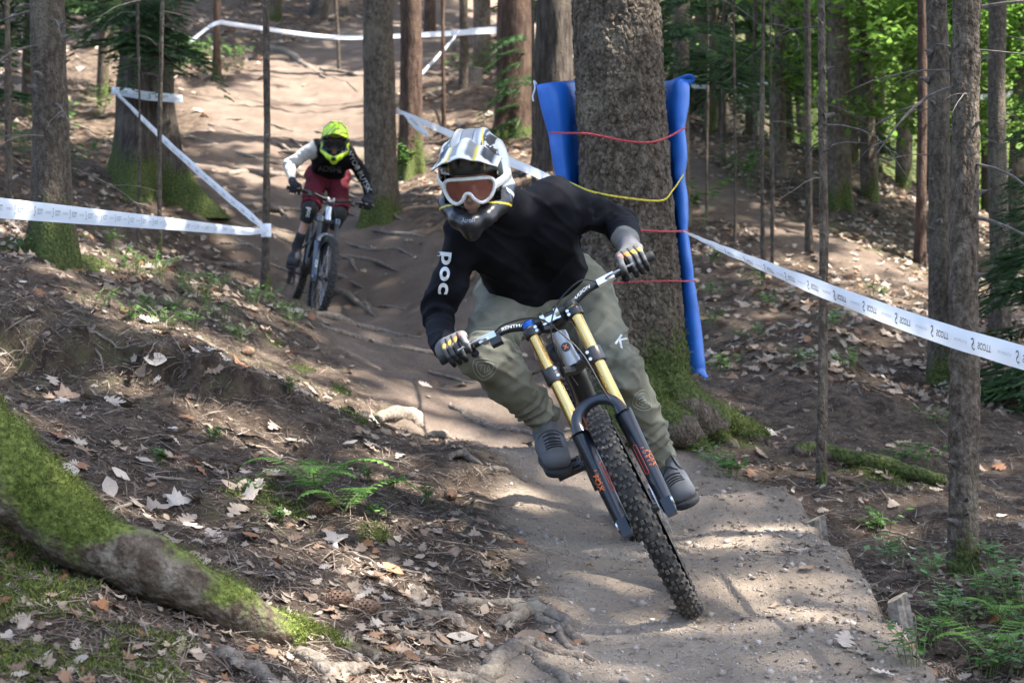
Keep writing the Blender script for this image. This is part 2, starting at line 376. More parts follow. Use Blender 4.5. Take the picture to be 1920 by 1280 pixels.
mxn = N.new('ShaderNodeMix'); mxn.data_type = 'FLOAT'; mxn.inputs['Factor'].default_value = .55; L.new(n2.outputs['Fac'], mxn.inputs['A']); L.new(n3.outputs['Fac'], mxn.inputs['B']); L.new(mxn.outputs['Result'], r2.inputs[0])
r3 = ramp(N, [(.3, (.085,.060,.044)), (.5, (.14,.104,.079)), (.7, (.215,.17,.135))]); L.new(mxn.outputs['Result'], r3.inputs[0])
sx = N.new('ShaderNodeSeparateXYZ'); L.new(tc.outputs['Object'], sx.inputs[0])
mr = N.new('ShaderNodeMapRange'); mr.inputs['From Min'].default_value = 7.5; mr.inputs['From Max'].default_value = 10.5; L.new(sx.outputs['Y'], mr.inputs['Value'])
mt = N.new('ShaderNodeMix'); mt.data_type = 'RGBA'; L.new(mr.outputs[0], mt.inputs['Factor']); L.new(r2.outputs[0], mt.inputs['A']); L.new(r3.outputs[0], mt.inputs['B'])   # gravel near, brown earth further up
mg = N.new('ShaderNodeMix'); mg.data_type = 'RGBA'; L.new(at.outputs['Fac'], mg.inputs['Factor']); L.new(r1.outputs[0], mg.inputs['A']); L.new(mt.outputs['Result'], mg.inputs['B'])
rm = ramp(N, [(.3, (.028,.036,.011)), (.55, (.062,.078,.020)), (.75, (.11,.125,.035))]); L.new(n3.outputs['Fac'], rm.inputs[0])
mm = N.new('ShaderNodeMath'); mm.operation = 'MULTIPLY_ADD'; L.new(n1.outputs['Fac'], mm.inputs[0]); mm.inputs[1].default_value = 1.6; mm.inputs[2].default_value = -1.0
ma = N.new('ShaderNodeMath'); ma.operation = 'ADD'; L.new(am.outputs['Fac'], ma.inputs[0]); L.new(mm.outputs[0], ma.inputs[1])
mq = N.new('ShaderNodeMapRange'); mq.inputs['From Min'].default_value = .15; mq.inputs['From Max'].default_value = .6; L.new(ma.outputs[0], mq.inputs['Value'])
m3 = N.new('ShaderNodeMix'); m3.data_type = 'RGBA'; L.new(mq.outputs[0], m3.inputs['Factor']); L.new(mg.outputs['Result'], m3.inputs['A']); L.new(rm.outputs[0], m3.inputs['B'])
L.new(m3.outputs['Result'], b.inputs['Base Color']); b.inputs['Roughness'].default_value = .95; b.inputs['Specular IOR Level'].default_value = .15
n5 = noi(140, 5, .75); bp = N.new('ShaderNodeBump'); bp.inputs['Strength'].default_value = 1.; bp.inputs['Distance'].default_value = .02
L.new(n5.outputs['Fac'], bp.inputs['Height']); L.new(bp.outputs[0], b.inputs['Normal'])
ground = tag(link('ground', gme, None, m), kind='structure')
# ================================================================= TREES
def barkmat(name, cols, moss_cols=((.026,.034,.010),(.062,.078,.020),(.12,.135,.04)), scale=26., stretch=.35, bump=.9, spots=True):
    m = bpy.data.materials.new(name); N, L, b = nodes(m)
    tc = N.new('ShaderNodeTexCoord'); mp = N.new('ShaderNodeMapping'); mp.inputs['Scale'].default_value = (1, 1, stretch); L.new(tc.outputs['Object'], mp.inputs[0])
    nz = N.new('ShaderNodeTexNoise'); nz.inputs['Scale'].default_value = scale; nz.inputs['Detail'].default_value = 8; nz.inputs['Roughness'].default_value = .68; L.new(mp.outputs[0], nz.inputs['Vector'])
    vo = N.new('ShaderNodeTexVoronoi'); vo.feature = 'DISTANCE_TO_EDGE'; vo.inputs['Scale'].default_value = scale*1.5; L.new(mp.outputs[0], vo.inputs['Vector'])
    r_ = ramp(N, [(.28, cols[0]), (.47, cols[1]), (.66, cols[2])]); L.new(nz.outputs['Fac'], r_.inputs[0])
    big = N.new('ShaderNodeTexNoise'); big.inputs['Scale'].default_value = 3.; big.inputs['Detail'].default_value = 5; L.new(tc.outputs['Object'], big.inputs['Vector'])
    rl = ramp(N, [(.55, (0,0,0)), (.72, (1,1,1))]); L.new(big.outputs['Fac'], rl.inputs[0])
    ml = N.new('ShaderNodeMix'); ml.data_type = 'RGBA'; ml.inputs['B'].default_value = (cols[2][0]*1.25, cols[2][1]*1.3, cols[2][2]*1.2, 1)
    mf = N.new('ShaderNodeMath'); mf.operation = 'MULTIPLY'; mf.inputs[1].default_value = .55; L.new(rl.outputs[0], mf.inputs[0]); L.new(mf.outputs[0], ml.inputs['Factor']); L.new(r_.outputs[0], ml.inputs['A'])
    am = N.new('ShaderNodeAttribute'); am.attribute_name = 'moss'
    fz = N.new('ShaderNodeTexNoise'); fz.inputs['Scale'].default_value = 60; fz.inputs['Detail'].default_value = 6; L.new(tc.outputs['Object'], fz.inputs['Vector'])
    rm = ramp(N, [(.32, moss_cols[0]), (.52, moss_cols[1]), (.72, moss_cols[2])]); L.new(fz.outputs['Fac'], rm.inputs[0])
    ad = N.new('ShaderNodeMath'); ad.operation = 'MULTIPLY_ADD'; ad.inputs[1].default_value = 1.4; ad.inputs[2].default_value = -.7; L.new(nz.outputs['Fac'], ad.inputs[0])
    ad2 = N.new('ShaderNodeMath'); ad2.operation = 'ADD'; L.new(ad.outputs[0], ad2.inputs[0]); L.new(am.outputs['Fac'], ad2.inputs[1])
    mq = N.new('ShaderNodeMapRange'); mq.inputs['From Min'].default_value = .3; mq.inputs['From Max'].default_value = .62; L.new(ad2.outputs[0], mq.inputs['Value'])
    mx = N.new('ShaderNodeMix'); mx.data_type = 'RGBA'; L.new(mq.outputs[0], mx.inputs['Factor']); L.new(ml.outputs['Result'], mx.inputs['A']); L.new(rm.outputs[0], mx.inputs['B'])
    L.new(mx.outputs['Result'], b.inputs['Base Color']); b.inputs['Roughness'].default_value = .92; b.inputs['Specular IOR Level'].default_value = .2
    h1 = N.new('ShaderNodeMath'); h1.operation = 'MINIMUM'; h1.inputs[1].default_value = .25; L.new(vo.outputs['Distance'], h1.inputs[0])
    h2 = N.new('ShaderNodeMath'); h2.operation = 'MULTIPLY_ADD'; h2.inputs[1].default_value = 1.2; L.new(h1.outputs[0], h2.inputs[0]); L.new(nz.outputs['Fac'], h2.inputs[2])
    h3 = N.new('ShaderNodeMath'); h3.operation = 'ADD'; L.new(h2.outputs[0], h3.inputs[0]); L.new(fz.outputs['Fac'], h3.inputs[1])
    bp = N.new('ShaderNodeBump'); bp.inputs['Strength'].default_value = bump; bp.inputs['Distance'].default_value = .015; L.new(h3.outputs[0], bp.inputs['Height']); L.new(bp.outputs[0], b.inputs['Normal'])
    return m
M_spruce = barkmat('spruce_bark', ((.028,.021,.015),(.086,.065,.047),(.175,.142,.108)), scale=30, stretch=.6)
M_spruce2 = barkmat('grey_spruce_bark', ((.024,.018,.013),(.070,.054,.040),(.145,.118,.090)), scale=44, stretch=.5)
M_oak = barkmat('ridged_bark', ((.017,.013,.010),(.052,.041,.033),(.11,.09,.073)), scale=24, stretch=.14, bump=1.)
M_red = barkmat('red_brown_bark', ((.020,.012,.009),(.06,.036,.026),(.115,.076,.055)), scale=26, stretch=.2)
M_twig = plain('dead_twig', (.10,.082,.068), .9, var=.4, scale=40)
M_rootm = barkmat('root_bark', ((.055,.042,.032),(.125,.100,.078),(.22,.185,.15)), scale=36, stretch=1., bump=.5)
M_needle = leafmat('spruce_needles', [(.024,.05,.02),(.044,.088,.032),(.065,.115,.04),(.036,.07,.028)], .3)
M_needle2 = leafmat('young_spruce_needles', [(.035,.075,.03),(.06,.12,.045),(.085,.15,.055)], .3)
M_beech = leafmat('beech_leaves', [(.08,.165,.028),(.125,.235,.04),(.18,.30,.06),(.10,.19,.03)], .55)
TREES = []
def trunk_mesh(base, axis_pts, rad, seg, moss_h=0., moss_dir=None, flare=0., lobes=5, bump=.004, scales=0., sink=.25, ph=0., nz=3.):
    """tapered trunk through axis points; root flare at the foot; returns verts, quads, moss values"""
    pts = np.array(axis_pts); n = len(pts); z0 = base[2]
    an = np.arange(seg)*2*math.pi/seg
    A, I = np.meshgrid(an, np.arange(n)); h = pts[:, 2][I]-z0; r_ = np.asarray(rad)[I]
    fl = np.exp(-np.maximum(h, -.3)/(.16+flare*.35))*flare
    r_ = r_*(1+fl*(.9+.65*np.cos(A*lobes+ph)+.25*np.cos(A*(lobes+2)+ph*2)))
    cx = np.cos(A); cy = np.sin(A)
    X = pts[:, 0][I]+r_*cx; Y = pts[:, 1][I]+r_*cy; Z = pts[:, 2][I]+0*A
    dsp = bump*fbm(X*12, Y*12, Z*4, oct=4)+bump*1.5*fbm(cx*1.5+ph, cy*1.5, Z*1.2, oct=2)
    if scales:                                       # loose bark plates: cells with their own height and a recessed joint
        u = A/(2*math.pi)*seg_cells(rad[len(rad)//2]); v = (Z-z0)/.030
        dsp = dsp+plates(u, v, scales, seg_cells(rad[len(rad)//2]))
    X = X+dsp*cx; Y = Y+dsp*cy
    ms = np.zeros_like(Z)
    if moss_h:
        mh = moss_h*(1+.45*np.cos(A-(moss_dir if moss_dir is not None else 0)))
        ms = 1.05-np.clip(h, 0, 9)/mh+.35*fbm(cx*2+ph, cy*2, Z*3, oct=3)
        ms = np.clip(ms, 0, 1)
    V = np.stack([X, Y, Z], -1).reshape(-1, 3); ii = np.arange(n*seg).reshape(n, seg); jj = np.roll(ii, -1, 1)
    Q = np.stack([ii[:-1], jj[:-1], jj[1:], ii[1:]], -1).reshape(-1, 4)
    return V, Q, ms.ravel()
def seg_cells(r_): return max(8, round(2*math.pi*r_/.026))
def plates(u, v, amp, nu):
    best = np.full(u.shape, 9.); sec = np.full(u.shape, 9.); hv = np.zeros(u.shape)
    iu = np.floor(u).astype(int); iv = np.floor(v).astype(int)
    for a in (-1, 0, 1):
        for c in (-1, 0, 1):
            cu = iu+a; cv = iv+c; k = (cu % nu)
            ox = _perm[k & 63, cv & 63, 7]; oy = _perm[k & 63, cv & 63, 21]; hh = _perm[k & 63, cv & 63, 40]
            d = np.hypot(u-cu-ox, (v-cv-oy)*.9)
            closer = d < best; sec = np.where(closer, best, np.minimum(sec, d)); hv = np.where(closer, hh, hv); best = np.where(closer, d, best)
    edge = np.clip((sec-best)/.13, 0, 1)
    return amp*(edge*(.5+.8*hv)+.35*hv*(v-np.floor(v)))
def put_trunk(root, V, Q, ms, mat):
    me = mesh_np('trunk', V, Q); a = me.attributes.new('moss', 'FLOAT', 'POINT'); a.data.foreach_set('value', ms.astype(np.float32))
    return link('trunk', me, root, mat)
def dead_branch(mb, p, az, ln, r0, droop=.35, n=7, twigs=2, wob=.12):
    d = np.array([math.cos(az), math.sin(az), random.uniform(-.15, .25)]); q = np.array(p, float); pts = [q.copy()]; st = ln/n
    for i in range(n):
        d = d+np.array([random.gauss(0, wob), random.gauss(0, wob), -droop/n*1.6]); d /= np.linalg.norm(d); q = q+d*st; pts.append(q.copy())
    mb.tube(pts, [r0*(1-.8*i/n) for i in range(n+1)], 5, mi=0)
    for k in range(twigs):
        j = random.randint(2, n-1); t = az+random.choice((-1, 1))*random.uniform(.5, 1.1)
        dead_branch(mb, pts[j], t, ln*random.uniform(.25, .5), r0*.45, droop*.9, 4, 0, wob)
def make_tree(name, label, cat, px, py, Y, wpx, mat, top=None, dx=0., height=15., moss=0., mdir=None, flare=.25, lobes=5, seg=20, branches=0, bl=.8, group=None, scales=0., bump=.005, zsnap=True, bmin=.3, bmax=3.5, pieces=None, knots=0):
    base = P(px, py, Y); base[2] = float(H(base[:1], base[1:2])[0]) if zsnap else base[2]
    r0 = wpx/F*Y/2; fine = Y*.1714-base[2]+.6
    zs = np.concatenate([np.linspace(-.35, max(fine, .5), pieces or max(14, int(fine/.07) if Y < 14 else int(fine/.14))), np.linspace(max(fine, .5), height, 10)[1:]])
    ax = [(base[0]+dx*z+.012*math.sin(z*1.3+px)*min(1, abs(z)), base[1]+.01*math.sin(z*.9+px), base[2]+z) for z in zs]
    rad = [r0*max(.25, 1-.7*max(z, 0)/height) for z in zs]
    V, Q, ms = trunk_mesh(base, ax, rad, seg, moss, mdir, flare, lobes, bump, scales, ph=px*.37)
    root = empty(name, base, label, cat, group); put_trunk(root, V, Q, ms, mat)
    for k in range(branches):
        z = random.uniform(bmin, bmax); p = np.array([base[0]+dx*z, base[1], base[2]+z]); az = random.uniform(0, 2*math.pi)
        mb = MB(); dead_branch(mb, p+np.array([math.cos(az), math.sin(az), 0])*r0*.8, az, bl*random.uniform(.5, 1.25), random.uniform(.004, .009)*(1 if r0 > .03 else .6), random.uniform(.2, .8), twigs=random.randint(1, 3))
        mb.build('branch', M_twig, root)
    for k in range(knots):      # stubs of broken branches
        z = random.uniform(.15, max(.5, fine)); az = random.uniform(math.pi*1.02, math.pi*1.98); rz = r0*max(.25, 1-.7*z/height); d_ = nrm([math.cos(az), math.sin(az), .25]); p0 = np.array([base[0]+dx*z, base[1], base[2]+z])+np.array([math.cos(az), math.sin(az), 0])*rz*.85; kr = random.uniform(.006, .012)*(1 if r0 < .09 else 1.5)
        mb = MB(); mb.lathe(p0, d_, [(0, kr*2.1), (rz*.18, kr*1.5), (rz*.22+.004, kr), (rz*.22+random.uniform(.006, .04), kr*.75), (rz*.22+.042, .0001)], 8); mb.build('branch_stub', M_twig, root)
    TREES.append(dict(root=root, base=base, r=r0, dx=dx, top=base+np.array([dx*height, 0, height]), h=height)); return root
T = make_tree
big_spruce = T('big_spruce_tree', 'thick scaly spruce with mossy foot, wrapped behind by blue padding', 'tree', 1196, 800, 9.3, 172, M_spruce, dx=-.046, height=20, moss=.42, mdir=-.2, flare=.42, lobes=4, seg=300, scales=.012, bump=.006, pieces=460)
T('spruce_tree', 'grey knotty spruce trunk with bright moss at its foot, behind the pale left tape', 'tree', 96, 505, 11.5, 70, M_spruce2, dx=-.008, knots=16, height=16, moss=.36, mdir=-1.2, flare=.55, lobes=3, seg=56, branches=16, bl=.75, bump=.005, bmin=.5)
T('old_tree', 'massive ridged trunk with flared mossy foot and tape wound round it', 'tree', 275, 345, 20, 105, M_oak, height=20, moss=.48, mdir=3.4, flare=.62, lobes=4, seg=90, bump=.014)
T('sapling', 'thin dead sapling standing in front of the massive ridged trunk', 'sapling', 300, 488, 12.7, 9, M_spruce2, dx=.004, height=6, moss=.2, flare=.3, seg=8, branches=7, bl=.6)
T('sapling', 'thinnest bare sapling beside the massive ridged trunk', 'sapling', 258, 395, 15, 6, M_spruce2, height=6, seg=8, branches=5, bl=.6)
T('spruce_tree', 'slim dark spruce trunk at the far left of the bank', 'tree', 14, 375, 15, 13, M_spruce2, height=10, seg=10, branches=10, bl=.9)
pole = T('sapling', 'bare sapling pole where two course tapes meet by the trail', 'sapling', 497, 543, 13.5, 14, M_spruce2, knots=7, dx=.004, height=8, moss=.1, flare=.4, seg=14, branches=3, bl=.35, bmin=1.2)
T('spruce_tree', 'slim sunlit trunk carrying the upper course tape', 'tree', 407, 103, 32, 15, M_red, height=10, seg=12)
T('spruce_tree', 'straight dark spruce trunk right behind the second rider', 'tree', 712, 402, 20.5, 60, M_spruce, height=20, moss=.22, mdir=-1., flare=.3, seg=44, bump=.006)
T('spruce_tree', 'brown spruce trunk with knotted tape tied round it', 'tree', 772, 308, 24, 44, M_red, dx=-.012, height=20, moss=.5, mdir=-.6, flare=.35, seg=36)
T('old_tree', 'broad dark reddish trunk standing behind the helmet of the front rider', 'tree', 966, 258, 26, 70, M_red, height=20, moss=.1, flare=.3, seg=44, bump=.012)
T('old_tree', 'broad grey trunk half hidden by the blue padding', 'tree', 1040, 320, 22, 74, M_oak, height=20, flare=.2, seg=44, bump=.012)
T('sapling', 'slim brown sapling on the sunlit leaf slope', 'sapling', 832, 232, 26.5, 8, M_red, height=8, seg=8)
T('spruce_tree', 'slim trunk where the upper tape is knotted', 'tree', 869, 166, 29, 17, M_spruce2, height=12, seg=12)
T('sapling', 'thin pole rising at the padding edge', 'sapling', 1001, 330, 20, 8, M_spruce2, height=7, seg=8)
T('spruce_tree', 'trunk standing up the hill beyond the upper tape', 'tree', 806, 82, 38, 21, M_red, height=14, seg=12)
T('old_tree', 'thick dark trunk high on the hill above the trail', 'tree', 622, 38, 43, 60, M_oak, height=16, flare=.5, seg=24)
T('sapling', 'pale leaning stick beside the upper tape', 'sapling', 636, 92, 34, 6, M_spruce2, dx=-.05, height=6, seg=6)
T('spruce_tree', 'spruce trunk showing just above the right padding', 'tree', 1275, 330, 18, 33, M_spruce, height=16, seg=20, branches=6, bl=1.2, bmin=1.4, bmax=4)
T('sapling', 'slim bare sapling in front of the long right tape', 'sapling', 1540, 917, 8.6, 18, M_spruce, knots=7, height=7, moss=.1, flare=.3, seg=18, branches=9, bl=.7, bmin=1.2, bmax=2.8)
T('spruce_tree', 'dark two toned spruce trunk with pale sunlit side on the right slope', 'tree', 1572, 390, 20, 46, M_spruce, height=18, moss=.4, mdir=0., flare=.3, seg=32, branches=8, bl=1.4, bmin=.8, bmax=4)
T('spruce_tree', 'medium spruce trunk with lit edge between thin saplings', 'tree', 1462, 336, 21, 25, M_spruce, height=15, seg=20)
T('spruce_tree', 'slim speckled trunk left of the two toned spruce', 'tree', 1516, 398, 17, 13, M_spruce2, height=12, seg=12, branches=4)
for (a, b_, y_, w_), lb in zip([(1430,488,15.5,9),(1447,458,16,6),(1378,416,17,5),(1356,306,21,8),(1325,352,18.5,5),(1417,322,20.5,8)],
    ['straight sapling, thickest of the thin ones on the right slope', 'thin sapling close beside a thicker sapling', 'very thin bare sapling on the leafy right slope', 'sapling by the crest above the bare path', 'thinnest sapling next to the blue padding', 'sapling below the faint far tape']):
    T('sapling', lb, 'sapling', a, b_, y_, w_, M_spruce2, height=8, seg=8, branches=3, bl=.6, bmin=.8)
T('spruce_tree', 'reddish thin trunk just behind a smooth grey spruce', 'tree', 1727, 447, 18, 20, M_red, height=12, seg=12)
T('spruce_tree', 'smooth grey spruce trunk with rows of knots and mossy foot', 'tree', 1765, 722, 12, 44, M_spruce2, knots=16, dx=-.016, height=15, moss=.2, mdir=-1.5, flare=.25, seg=36, branches=9, bl=.9, bmin=1., bmax=3.2)
spot_tree = T('spruce_tree', 'slender scaly spruce with pale round lichen spot and mossy foot', 'tree', 1806, 1037, 7.5, 50, M_spruce, knots=12, dx=.008, height=12, moss=.13, mdir=-1.2, flare=.12, seg=80, branches=12, bl=.55, scales=.006, bmin=.75, bmax=2.6, pieces=200)
T('spruce_tree', 'straight grey spruce trunk behind the lichen spotted one', 'tree', 1876, 592, 14, 36, M_spruce2, knots=10, dx=-.012, height=15, flare=.15, seg=24, branches=9, bl=1., bmin=.6, bmax=4)
T('spruce_tree', 'far brown trunk among the bright leaves', 'tree', 1692, 315, 30, 26, M_red, height=16, seg=14)
# lichen spot
mb = MB(); c = P(1817,120,7.5-.050); mb.lathe(c, (0,-1,0), [(0,.0001),(.003,.009),(0,.017),(-.006,.019)], 14)
mb.v = [(c[0]+(v[0]-c[0])*.75, v[1], c[2]+(v[2]-c[2])*1.3) for v in mb.v]; mb.build('lichen', plain('pale_lichen', (.42,.44,.42), .9, var=.2, scale=90, bump=.4), spot_tree)
# mossy root spurs running out from the big spruce, and the mossy log
def ground_tube(pts, rads, lift=.3, seg=12, n=7, wob=.008):
    """tube lying on the ground through photo pixels (px,py) - radii in metres"""
    g = [hit(*p) if len(p) == 2 else P(*p) for p in pts]
    for q, r_, p in zip(g, rads, pts):
        if len(p) == 2: q[2] += r_*lift
    c = spline(g, n); rr = np.interp(np.linspace(0, len(rads)-1, len(c)), np.arange(len(rads)), rads)
    c = np.array(c); k = np.arange(len(c)); c[:, 2] += wob*np.array([vnoise(x*.7, 3.3) for x in k]); c[:, 0] += wob*1.6*np.array([vnoise(x*.6, 8.1) for x in k])
    return c, rr
def bumpy_tube(name, c, rr, mat, parent, seg=14, moss=0., bump=.12, top=True, kind=None):
    c = np.asarray(c); n = len(c); t = np.gradient(c, axis=0); t /= np.linalg.norm(t, axis=1)[:, None]+1e-9
    up = np.array([0, 0, 1.]); u = up-(t@up)[:, None]*t; u /= np.linalg.norm(u, axis=1)[:, None]+1e-9; bb = np.cross(t, u)
    an = np.arange(seg)*2*math.pi/seg; r_ = np.repeat(rr[:, None], seg, 1)
    D = np.cos(an)[None, :, None]*u[:, None]+np.sin(an)[None, :, None]*bb[:, None]
    Pp = c[:, None]+D*r_[..., None]
    r_ = r_*(1+bump*fbm(Pp[..., 0]*9, Pp[..., 1]*9, Pp[..., 2]*9, oct=4)); V = c[:, None]+D*r_[..., None]
    ii = np.arange(n*seg).reshape(n, seg); jj = np.roll(ii, -1, 1); Q = np.stack([ii[:-1], ii[1:], jj[1:], jj[:-1]], -1).reshape(-1, 4)
    V = V.reshape(-1, 3); V = np.concatenate([V, [c[0]-t[0]*rr[0]*.4, c[-1]+t[-1]*rr[-1]*.6]]); k0 = n*seg
    tri = [(k0, i, (i+1) % seg) for i in range(seg)]+[(k0+1, (n-1)*seg+(i+1) % seg, (n-1)*seg+i) for i in range(seg)]
    me = mesh_np(name, V, [list(map(int, q)) for q in Q]+[list(x) for x in tri])
    ms = np.zeros(len(V))
    if moss: ms[:k0] = np.clip(moss*(.50+.62*np.tile(np.cos(an), n))+1.35*fbm(V[:k0, 0]*4, V[:k0, 1]*4, V[:k0, 2]*4, oct=3)*moss, 0, 1)
    a = me.attributes.new('moss', 'FLOAT', 'POINT'); a.data.foreach_set('value', ms.astype(np.float32))
    return link(name, me, parent, mat, kind=kind)
def spur(pts, rads, moss):
    c, rr = ground_tube(pts, rads); return bumpy_tube('root_spur', c, rr, M_spruce, big_spruce, 18, moss)
spur([(1205,640,9.28),(1250,715,9.2),(1300,775,9.12),(1350,806),(1405,826),(1435,834)], [.10,.115,.105,.085,.06,.025], 3.)
spur([(1200,690,9.2),(1225,760,9.1),(1268,802,8.98),(1320,824),(1380,840)], [.09,.11,.085,.055,.025], 3.)
spur([(1180,700,9.2),(1165,770,9.05),(1140,815,8.95),(1110,838)], [.09,.10,.08,.03], 2.5)
lg = empty('fallen_log', hit(1640, 880), 'narrow moss covered log lying behind the slim right sapling', 'log'); c, rr = ground_tube([(1490,852),(1560,868),(1650,885),(1770,912)], [.03,.042,.042,.03], .6); bumpy_tube('log', c, rr, M_spruce, lg, 12, 1.2)
# the tree at the left edge: its trunk stands just outside the frame, its thick mossy root arches into view
edge_tree = T('spruce_tree', 'mossy tree foot whose thick root reaches to the trail', 'tree', -160, 905, 5.75, 250, M_spruce, dx=-.06, height=16, moss=.55, flare=.25, seg=60, bump=.01)
c = np.array(spline([P(-90,790,5.65), P(0,880,5.55), P(90,955,5.5), P(190,1022,5.45), P(310,1078,5.42), P(420,1130,5.45), P(510,1175,5.5), P(600,1207,5.6), P(680,1222,5.62), P(735,1232,5.62)], 8))
rr = np.interp(np.linspace(0, 9, len(c)), range(10), [.135,.115,.096,.084,.077,.068,.052,.038,.025,.010])
M_mroot = barkmat('mossy_root_bark', ((.028,.018,.011),(.085,.062,.042),(.21,.175,.135)), ((.045,.058,.012),(.11,.135,.028),(.20,.235,.055)), scale=20, stretch=1., bump=.8)
bumpy_tube('mossy_root', c, rr, M_mroot, edge_tree, 40, .70, .2)
# ---------------------------------------------------------------- spruce boughs and leafy sprays (foliage)
def bough_template(n_side=22, droop=.25, seed=0):
    """unit-length spruce bough along +X: side twigs clad in needles as narrow blades"""
    r_ = random.Random(seed); V = []; Fc = []
    def blade(a, b, w):
        d = b-a; s = np.cross(d, [0, 0, 1.]); s = s/(np.linalg.norm(s)+1e-9); s2 = np.cross(d, s); s2 = s2/(np.linalg.norm(s2)+1e-9)
        for q in (s, s2*.7):
            k = len(V); m_ = a*.45+b*.55; V.extend([a, m_+q*w, b, m_-q*w]); Fc.append((k, k+1, k+2, k+3))
    for i in range(n_side):
        t = .08+.92*i/n_side; p = np.array([t, 0, -droop*t*t])
        for sgn in (-1, 1):
            ln = (.42*(1-t)+.10)*r_.uniform(.7, 1.15); an = r_.uniform(.75, 1.1)*sgn
            e = p+np.array([math.cos(an)*ln, math.sin(an)*ln, -.35*ln*r_.uniform(.3, 1.2)]); blade(p, e, .012+.006*r_.random())
            for k in range(int(2+5*ln/.42)):
                u = r_.uniform(.25, .95); q = p+(e-p)*u; a2 = an+r_.choice((-1, 1))*r_.uniform(.5, .9); l2 = ln*r_.uniform(.2, .4)
                blade(q, q+np.array([math.cos(a2)*l2, math.sin(a2)*l2, -.3*l2*r_.random()]), .011)
    return np.array(V), np.array(Fc)
BOUGHS = [bough_template(14, .2+.15*i, i) for i in range(4)]
def instances(templates, xf):
    """xf: list of (template index, 3x3 matrix, offset) -> merged arrays"""
    Vs = []; Fs = []; k = 0
    for ti, Mx, of in xf:
        V, Fc = templates[ti]; Vs.append(V@Mx.T+of); Fs.append(Fc+k); k += len(V)
    return np.concatenate(Vs), np.concatenate(Fs)
def rotz(a): c_, s_ = math.cos(a), math.sin(a); return np.array([[c_, -s_, 0], [s_, c_, 0], [0, 0, 1.]])
def roty(a): c_, s_ = math.cos(a), math.sin(a); return np.array([[c_, 0, s_], [0, 1, 0], [-s_, 0, c_]])
def conifer_crown(root, base, z0, z1, rmax, n, mat, seed=0, name='crown', r0=.03):
    r_ = random.Random(seed); xf = []
    for i in range(n):
        t = r_.random(); z = z0+(z1-z0)*t; ln = rmax*(1-.75*t)*r_.uniform(.6, 1.1); az = r_.uniform(0, 2*math.pi)
        xf.append((r_.randrange(4), rotz(az)@roty(r_.uniform(-.05, .3))*ln, base+np.array([math.cos(az)*r0, math.sin(az)*r0, z])))
    V, Fc = instances(BOUGHS, xf); me = mesh_np(name, V, Fc); return link(name, me, root, mat, smooth=False)
def leaf_crown(root, c, rad, n, size, mat, seed=0, name='crown', layers=True, nclump=26):
    """broad leaves in flat sprays through an ellipsoid"""
    r_ = np.random.default_rng(seed); cc = r_.normal(0, .5, (nclump, 3)); cc = cc/np.maximum(1, np.linalg.norm(cc, axis=1))[:, None]
    k = r_.integers(0, nclump, n); p = cc[k]+r_.normal(0, 1, (n, 3))*np.array([.22, .22, .055]); p = np.asarray(c)+p*np.asarray(rad)
    a = r_.uniform(0, 6.283, n); tl = r_.normal(0, .35, (n, 2)); s = size*r_.uniform(.6, 1.2, n)
    d = np.stack([np.cos(a), np.sin(a), tl[:, 0]-.25], 1); e = np.stack([-np.sin(a), np.cos(a), tl[:, 1]], 1)
    V = np.stack([p, p+d*(s*.5)[:, None]+e*(s*.33)[:, None], p+d*s[:, None], p+d*(s*.5)[:, None]-e*(s*.33)[:, None]], 1).reshape(-1, 3)
    Fc = np.arange(n*4).reshape(n, 4); me = mesh_np(name, V, Fc); return link(name, me, root, mat, smooth=False)
def gz(x, y): return float(H(np.array([x]), np.array([y]), False)[0])
def bg_tree(kind, x, y, seed, label, group, z0=1.0, z1=9, rm=1.8, n=60, w=.2, mat=None, leafn=3000):
    b_ = np.array([x, y, gz(x, y)]); root = empty('spruce_tree' if kind == 'c' else 'leafy_tree', b_, label, 'tree', group)
    hh = z1+.5; zs = np.linspace(-.4, hh, 16); V, Q, ms = trunk_mesh(b_, [(x+.05*math.sin(z+seed), y, b_[2]+z) for z in zs], [w/2*(1-.8*max(z, 0)/hh) for z in zs], 10, .3)
    put_trunk(root, V, Q, ms, M_spruce)
    if kind == 'c': conifer_crown(root, b_, z0, z1, rm, n, mat or M_needle, seed)
    else: leaf_crown(root, b_+np.array([0, 0, (z0+z1)/2]), (rm, rm, (z1-z0)/2), int(leafn*1.6), .068+.0014*y, mat or M_beech, seed)
    return root
rs = random.Random(8)
